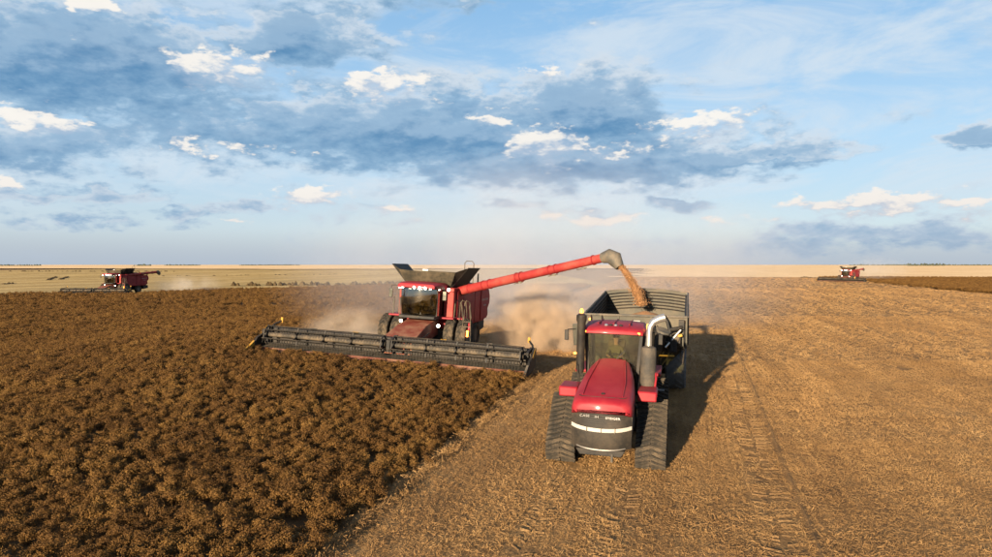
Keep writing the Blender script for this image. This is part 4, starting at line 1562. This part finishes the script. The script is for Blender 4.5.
    MB().box((0, rc.y + .05, rc.z), (.22, .34, .5)).build('reel_gearbox', BLK, hd, .03)
    for x in (-4.6, -2.3, 2.3, 4.6):
        MB().tube([(x, hy + .64, 1.25), (x + .3, hy + .64, 1.25)], .05, 8).box((x + .1, hy + .5, 1.27), (.12, .06, .06)).build('header_lamp', YEL if abs(x) < 3 else GREY, hd)
    for sx_ in (-1, 1):
        X = sx_ * (H + .02)
        es = MB().prism([(hy + .78, .30), (hy - .75, .16), (hy - 1.05, .20), (hy - .55, .78), (hy + .1, .95), (hy + .3, 1.18), (hy + .78, 1.25)], X, X + sx_ * .12, 'x').build('end_shield', BLK, hd, .02)
        MB().prism([(hy + .55, .95), (hy + .1, .78), (hy - .1, .90), (hy + .45, 1.28)], X + sx_ * .122, X + sx_ * .135, 'x').build('end_decal', YEL, es)
        MB().loft([[(X + sx_ * .1 * s_, y, z) for s_, z in ((0, z1), (1, z1), (1, z2), (0, z2))] for y, z1, z2 in ((hy - .8, .16, .62), (hy - 1.2, .16, .40), (hy - 1.65, .18, .24))]).build('crop_divider', YEL if sx_ < 0 else GREY, hd)
        MB().tube([(X, hy + .55, 1.15), (X - sx_ * .1, hy + .85, 1.35), (X - sx_ * .3, hy + 1.1, 1.5)], .05, 8).build('marker_arm', BLK, hd)
        MB().box((X - sx_ * .32, hy + 1.12, 1.55), (.12, .08, .26)).build('marker_plate', YEL, hd, .01)
    MB().tube([(3.2, hy + .9, .95), (5.6, hy + 1.15, 1.0)], .045, 8).build('tow_pole', TUBE, hd)
    MB().tube([(-5.6, hy + 1.15, 1.0), (-3.4, hy + .9, .95)], .045, 8).build('tow_pole', TUBE, hd)
    for k in range(2):
        MB().tube([(-.95 + k * 1.9, -2.2, 1.3), (-.95 + k * 1.9, -3.6, 1.05), (-.93 + k * 1.86, hy + .7, 1.05)], .03, 6).build('hose', BLK, hd)
    return root


TIP = Vector((5.17, 33.4, 5.84))
combine = make_combine('large red combine harvester unloading grain into the cart, header in the brown crop', terrain_matrix(-3.9, 38.9, -HEAD, .02, .85), False, None, TIP)
far_l = make_combine('distant red combine harvester with folded auger on the left by the olive stubble', terrain_matrix(LEFT_C[0], LEFT_C[1], -R(12)), True, 'distant combines with folded augers')
far_r = copy_tree(far_l)
far_r.matrix_world = terrain_matrix(RIGHT_C[0], RIGHT_C[1], -R(44))
far_r['label'] = 'tiny red combine harvester near the horizon at the far right of the field'

# ---------------------------------------------------------------- grain: heap in the cart and the falling stream
Mc = cart.matrix_world
hv = []; hf = []
nx, ny = 26, 40
for j in range(ny + 1):
    for i in range(nx + 1):
        x = -CW + .07 + (2 * CW - .14) * i / nx; y = .08 + (CL - .14) * j / ny
        top = CZF + (CZR - CZF) * j / ny
        r = hypot((x - .1) / 1.9, (y - 4.9) / 2.6)
        z = top - 1.12 + .62 * max(0, 1 - r) - .18 * (abs(x) / CW) ** 2 + .03 * mnoise.noise((x * 3, y * 3, 0))
        z = min(z, CZF - .25 + .09 * y)
        hv.append(tuple(Mc @ Vector((x, y, z))))
for j in range(ny):
    for i in range(nx):
        k = j * (nx + 1) + i
        hf.append((k, k + 1, k + nx + 2, k + nx + 1))
mb = MB(); mb.add(hv, hf)
tag(mb.build('grain_heap', GRAIN), 'heap of golden grain filling the grey green cart', 'grain', kind='stuff')

ui = (TIP - (combine.matrix_world @ Vector((1.45, .9, 3.42)))).normalized()
s0 = TIP + ui * .80 + Vector((0, 0, -.55))
s1 = Vector((6.72, 32.6, 3.62))
mb = MB()
path = [s0.lerp(s1, t) + Vector((.22 * (t - t * t), 0, .25 * (t - t * t) * 4 * .5)) for t in [i / 14 for i in range(15)]]
rn = random.Random(5)
mb.tube(path, [.085 + .055 * (i / 14) + rn.uniform(-.02, .02) for i in range(15)], 12)
for k in range(9000):
    t = rn.random()
    i = min(13, int(t * 14)); c = path[i].lerp(path[i + 1], t * 14 - i)
    rr_ = abs(rn.gauss(0, .075 + .085 * t)); a = rn.uniform(0, 2 * pi)
    p = c + Vector((cos(a) * rr_, sin(a) * rr_, rn.gauss(0, .04)))
    s_ = rn.uniform(.010, .022)
    mb.add([p + Vector((s_, 0, 0)), p + Vector((-s_, s_, 0)), p + Vector((-s_, -s_, 0)), p + Vector((0, 0, s_ * 2.2))], [(0, 1, 2), (0, 3, 1), (1, 3, 2), (2, 3, 0)])
tag(mb.build('grain_stream', GRAIN), 'stream of golden grain falling from the auger spout into the cart', 'grain', kind='stuff')

# ---------------------------------------------------------------- far strips, windrows and shelterbelts
WINDROW = leaf_mat('windrow', [(0, (.022, .014, .006)), (.5, (.045, .029, .011)), (1, (.08, .052, .02))], 0)
FARWOOD = leaf_mat('far_wood', [(0, (.03, .035, .025)), (.5, (.05, .055, .035)), (1, (.07, .075, .05))], 0)


def gpt(px, py):
    v = Vector((px - 496.0, F, -(py - 278.5)))
    c, s_ = cos(PITCH), sin(PITCH)
    d = Vector((v.x, v.y * c + v.z * s_, -v.y * s_ + v.z * c))
    t = CAMH / -d.z
    return Vector((d.x * t, d.y * t, 0))


def clump_row(name, a, b, h, wd, mat, label, cat, step=None, gap=0.0, seed=0):
    """an uneven row of lumpy clumps from a to b"""
    rn = random.Random(seed)
    mb = MB()
    n = max(3, int((b - a).length / (step or h * .8)))
    for k in range(n):
        if rn.random() < gap:
            continue
        p = a.lerp(b, (k + rn.random()) / n) + Vector((rn.gauss(0, wd * .3), rn.gauss(0, wd * .3), 0))
        hh = h * rn.uniform(.5, 1.15); rr_ = wd * rn.uniform(.4, .8)
        z = ground_z(p.x, p.y)
        segs = []
        for zz, f in ((-.05, .9), (.35, 1.0), (.75, .7), (1.0, .15)):
            segs.append([(p.x + cos(q) * rr_ * f * rn.uniform(.75, 1.25), p.y + sin(q) * rr_ * f * rn.uniform(.75, 1.25), z + hh * zz * rn.uniform(.9, 1.1)) for q in [2 * pi * i / 7 for i in range(7)]])
        mb.loft(segs)
    o = mb.build(name, mat)
    return tag(o, label, cat, kind='stuff')


clump_row('windrow', Vector((-66, 176, 0)), Vector((-22, 184, 0)), 1.1, 1.0, WINDROW, 'dark windrow of cut crop behind the standing field', 'windrow', .8, .12, 1)
clump_row('windrow', Vector((-30, 190, 0)), Vector((-14, 215, 0)), .9, 1.2, WINDROW, 'dark windrow beside the combine tank', 'windrow', .9, .05, 2)
clump_row('windrow', gpt(-60, 272), gpt(180, 271.5), 1.0, 1.6, WINDROW, 'long dark line across the olive field', 'windrow', 2.0, .3, 3)
clump_row('windrow', gpt(150, 276), gpt(420, 274), .5, 1.0, WINDROW, 'faint line across the olive field', 'windrow', 2.5, .3, 4)
clump_row('windrow', gpt(48, 280), gpt(56, 276.5), .5, .8, WINDROW, 'short windrow left of the far combine', 'windrow', .7, .1, 5)
clump_row('windrow', gpt(60, 279.5), gpt(68, 276.5), .5, .8, WINDROW, 'short windrow beside another left of the far combine', 'windrow', .7, .1, 6)
clump_row('windrow', gpt(4, 284.5), gpt(13, 283.5), .5, .8, WINDROW, 'short windrow at the left edge', 'windrow', .7, .2, 7)
clump_row('windrow', gpt(800, 278.2), gpt(812, 278.4), .5, 1.2, WINDROW, 'small dark heap left of the far right combine', 'windrow', .7, .0, 8)
clump_row('windrow', gpt(700, 277.6), gpt(790, 277.8), .35, .8, WINDROW, 'thin dark line behind the stubble on the right', 'windrow', 3, .4, 9)


def horizon_row(px0, px1, D, h, seed, nm='shelterbelt', lab='far line of dark trees on the horizon'):
    a = Vector(((px0 - 496) / F * D, D, 0)); b = Vector(((px1 - 496) / F * D, D, 0))
    clump_row(nm, a, b, h, h * .9, FARWOOD, lab, 'trees', h * .55, .05, seed)


horizon_row(-60, 42, 2600, 6, 11)
horizon_row(134, 152, 2600, 7, 12)
horizon_row(165, 200, 3200, 6, 13)
horizon_row(240, 300, 3600, 6, 14)
horizon_row(908, 944, 2500, 9, 15)
horizon_row(850, 1080, 3600, 7, 16)


# ---------------------------------------------------------------- dust
def dust(name, c, r, dens, col, label, nscale=2.0, thr=(.35, .7), seed=0.0, aniso=.15, power=1.3):
    import bmesh
    me = bpy.data.meshes.new(name)
    bm = bmesh.new(); bmesh.ops.create_icosphere(bm, subdivisions=3, radius=1.0); bm.to_mesh(me); bm.free()
    m = bpy.data.materials.new(name); m.use_nodes = True
    t = NT(m.node_tree); m.node_tree.nodes.clear()
    oc = t.n('ShaderNodeTexCoord').outputs['Object']
    ln = t.vm('LENGTH', oc)
    fall = t.m('POWER', t.m('SUBTRACT', 1.0, ln, clamp=True), power)
    wp = t.vm('ADD', t.vm('MULTIPLY', oc, tuple(x / max(r) for x in r)), (seed, seed * .7, 0))
    ns = t.smooth(t.noise(wp, nscale, 4, .6), *thr)
    v = t.n('ShaderNodeVolumePrincipled')
    v.inputs['Color'].default_value = (*col, 1)
    v.inputs['Anisotropy'].default_value = aniso
    t.put(v.inputs['Density'], t.m('MULTIPLY', t.m('MULTIPLY', fall, ns), dens))
    o_ = t.n('ShaderNodeOutputMaterial'); t.put(o_.inputs['Volume'], v.outputs[0])
    me.materials.append(m)
    o = link(name, me)
    o.location = c; o.scale = r
    return tag(o, label, 'dust', kind='stuff')


dust('dust_cloud', (4.5, 68.0, 5.0), (27, 18, 12),   .075, (.74, .72, .74), 'wide haze of dust drifting behind the large combine', 3.0, (.2, .7), 1.3, .1, 1.1)
dust('dust_cloud', (2.6, 43.5, 1.7), (3.4, 3.0, 3.2), 4.5, (.90, .70, .50), 'thick tan dust puff behind the large combine', 3.2, (.38, .66), 4.0)
dust('dust_cloud', (-8.4, 41.0, 1.6), (3.4, 3.0, 1.7), .8, (.88, .74, .58), 'low tan dust puff beside the left wheels of the large combine', 2.4, (.3, .7), 7.0)
dust('dust_cloud', (LEFT_C[0] + 9, LEFT_C[1] + 9, 1.5), (9, 5, 2.6), .25, (.85, .78, .70), 'dust trailing the far left combine', 2.4, (.3, .7), 2.0)
dust('dust_cloud', (RIGHT_C[0] + 17, RIGHT_C[1] + 16, 4.0), (15, 8, 5.0), .09, (.85, .83, .80), 'dust trailing the tiny far right combine', 2.0, (.25, .7), 3.0)
print('objects', len(bpy.data.objects))
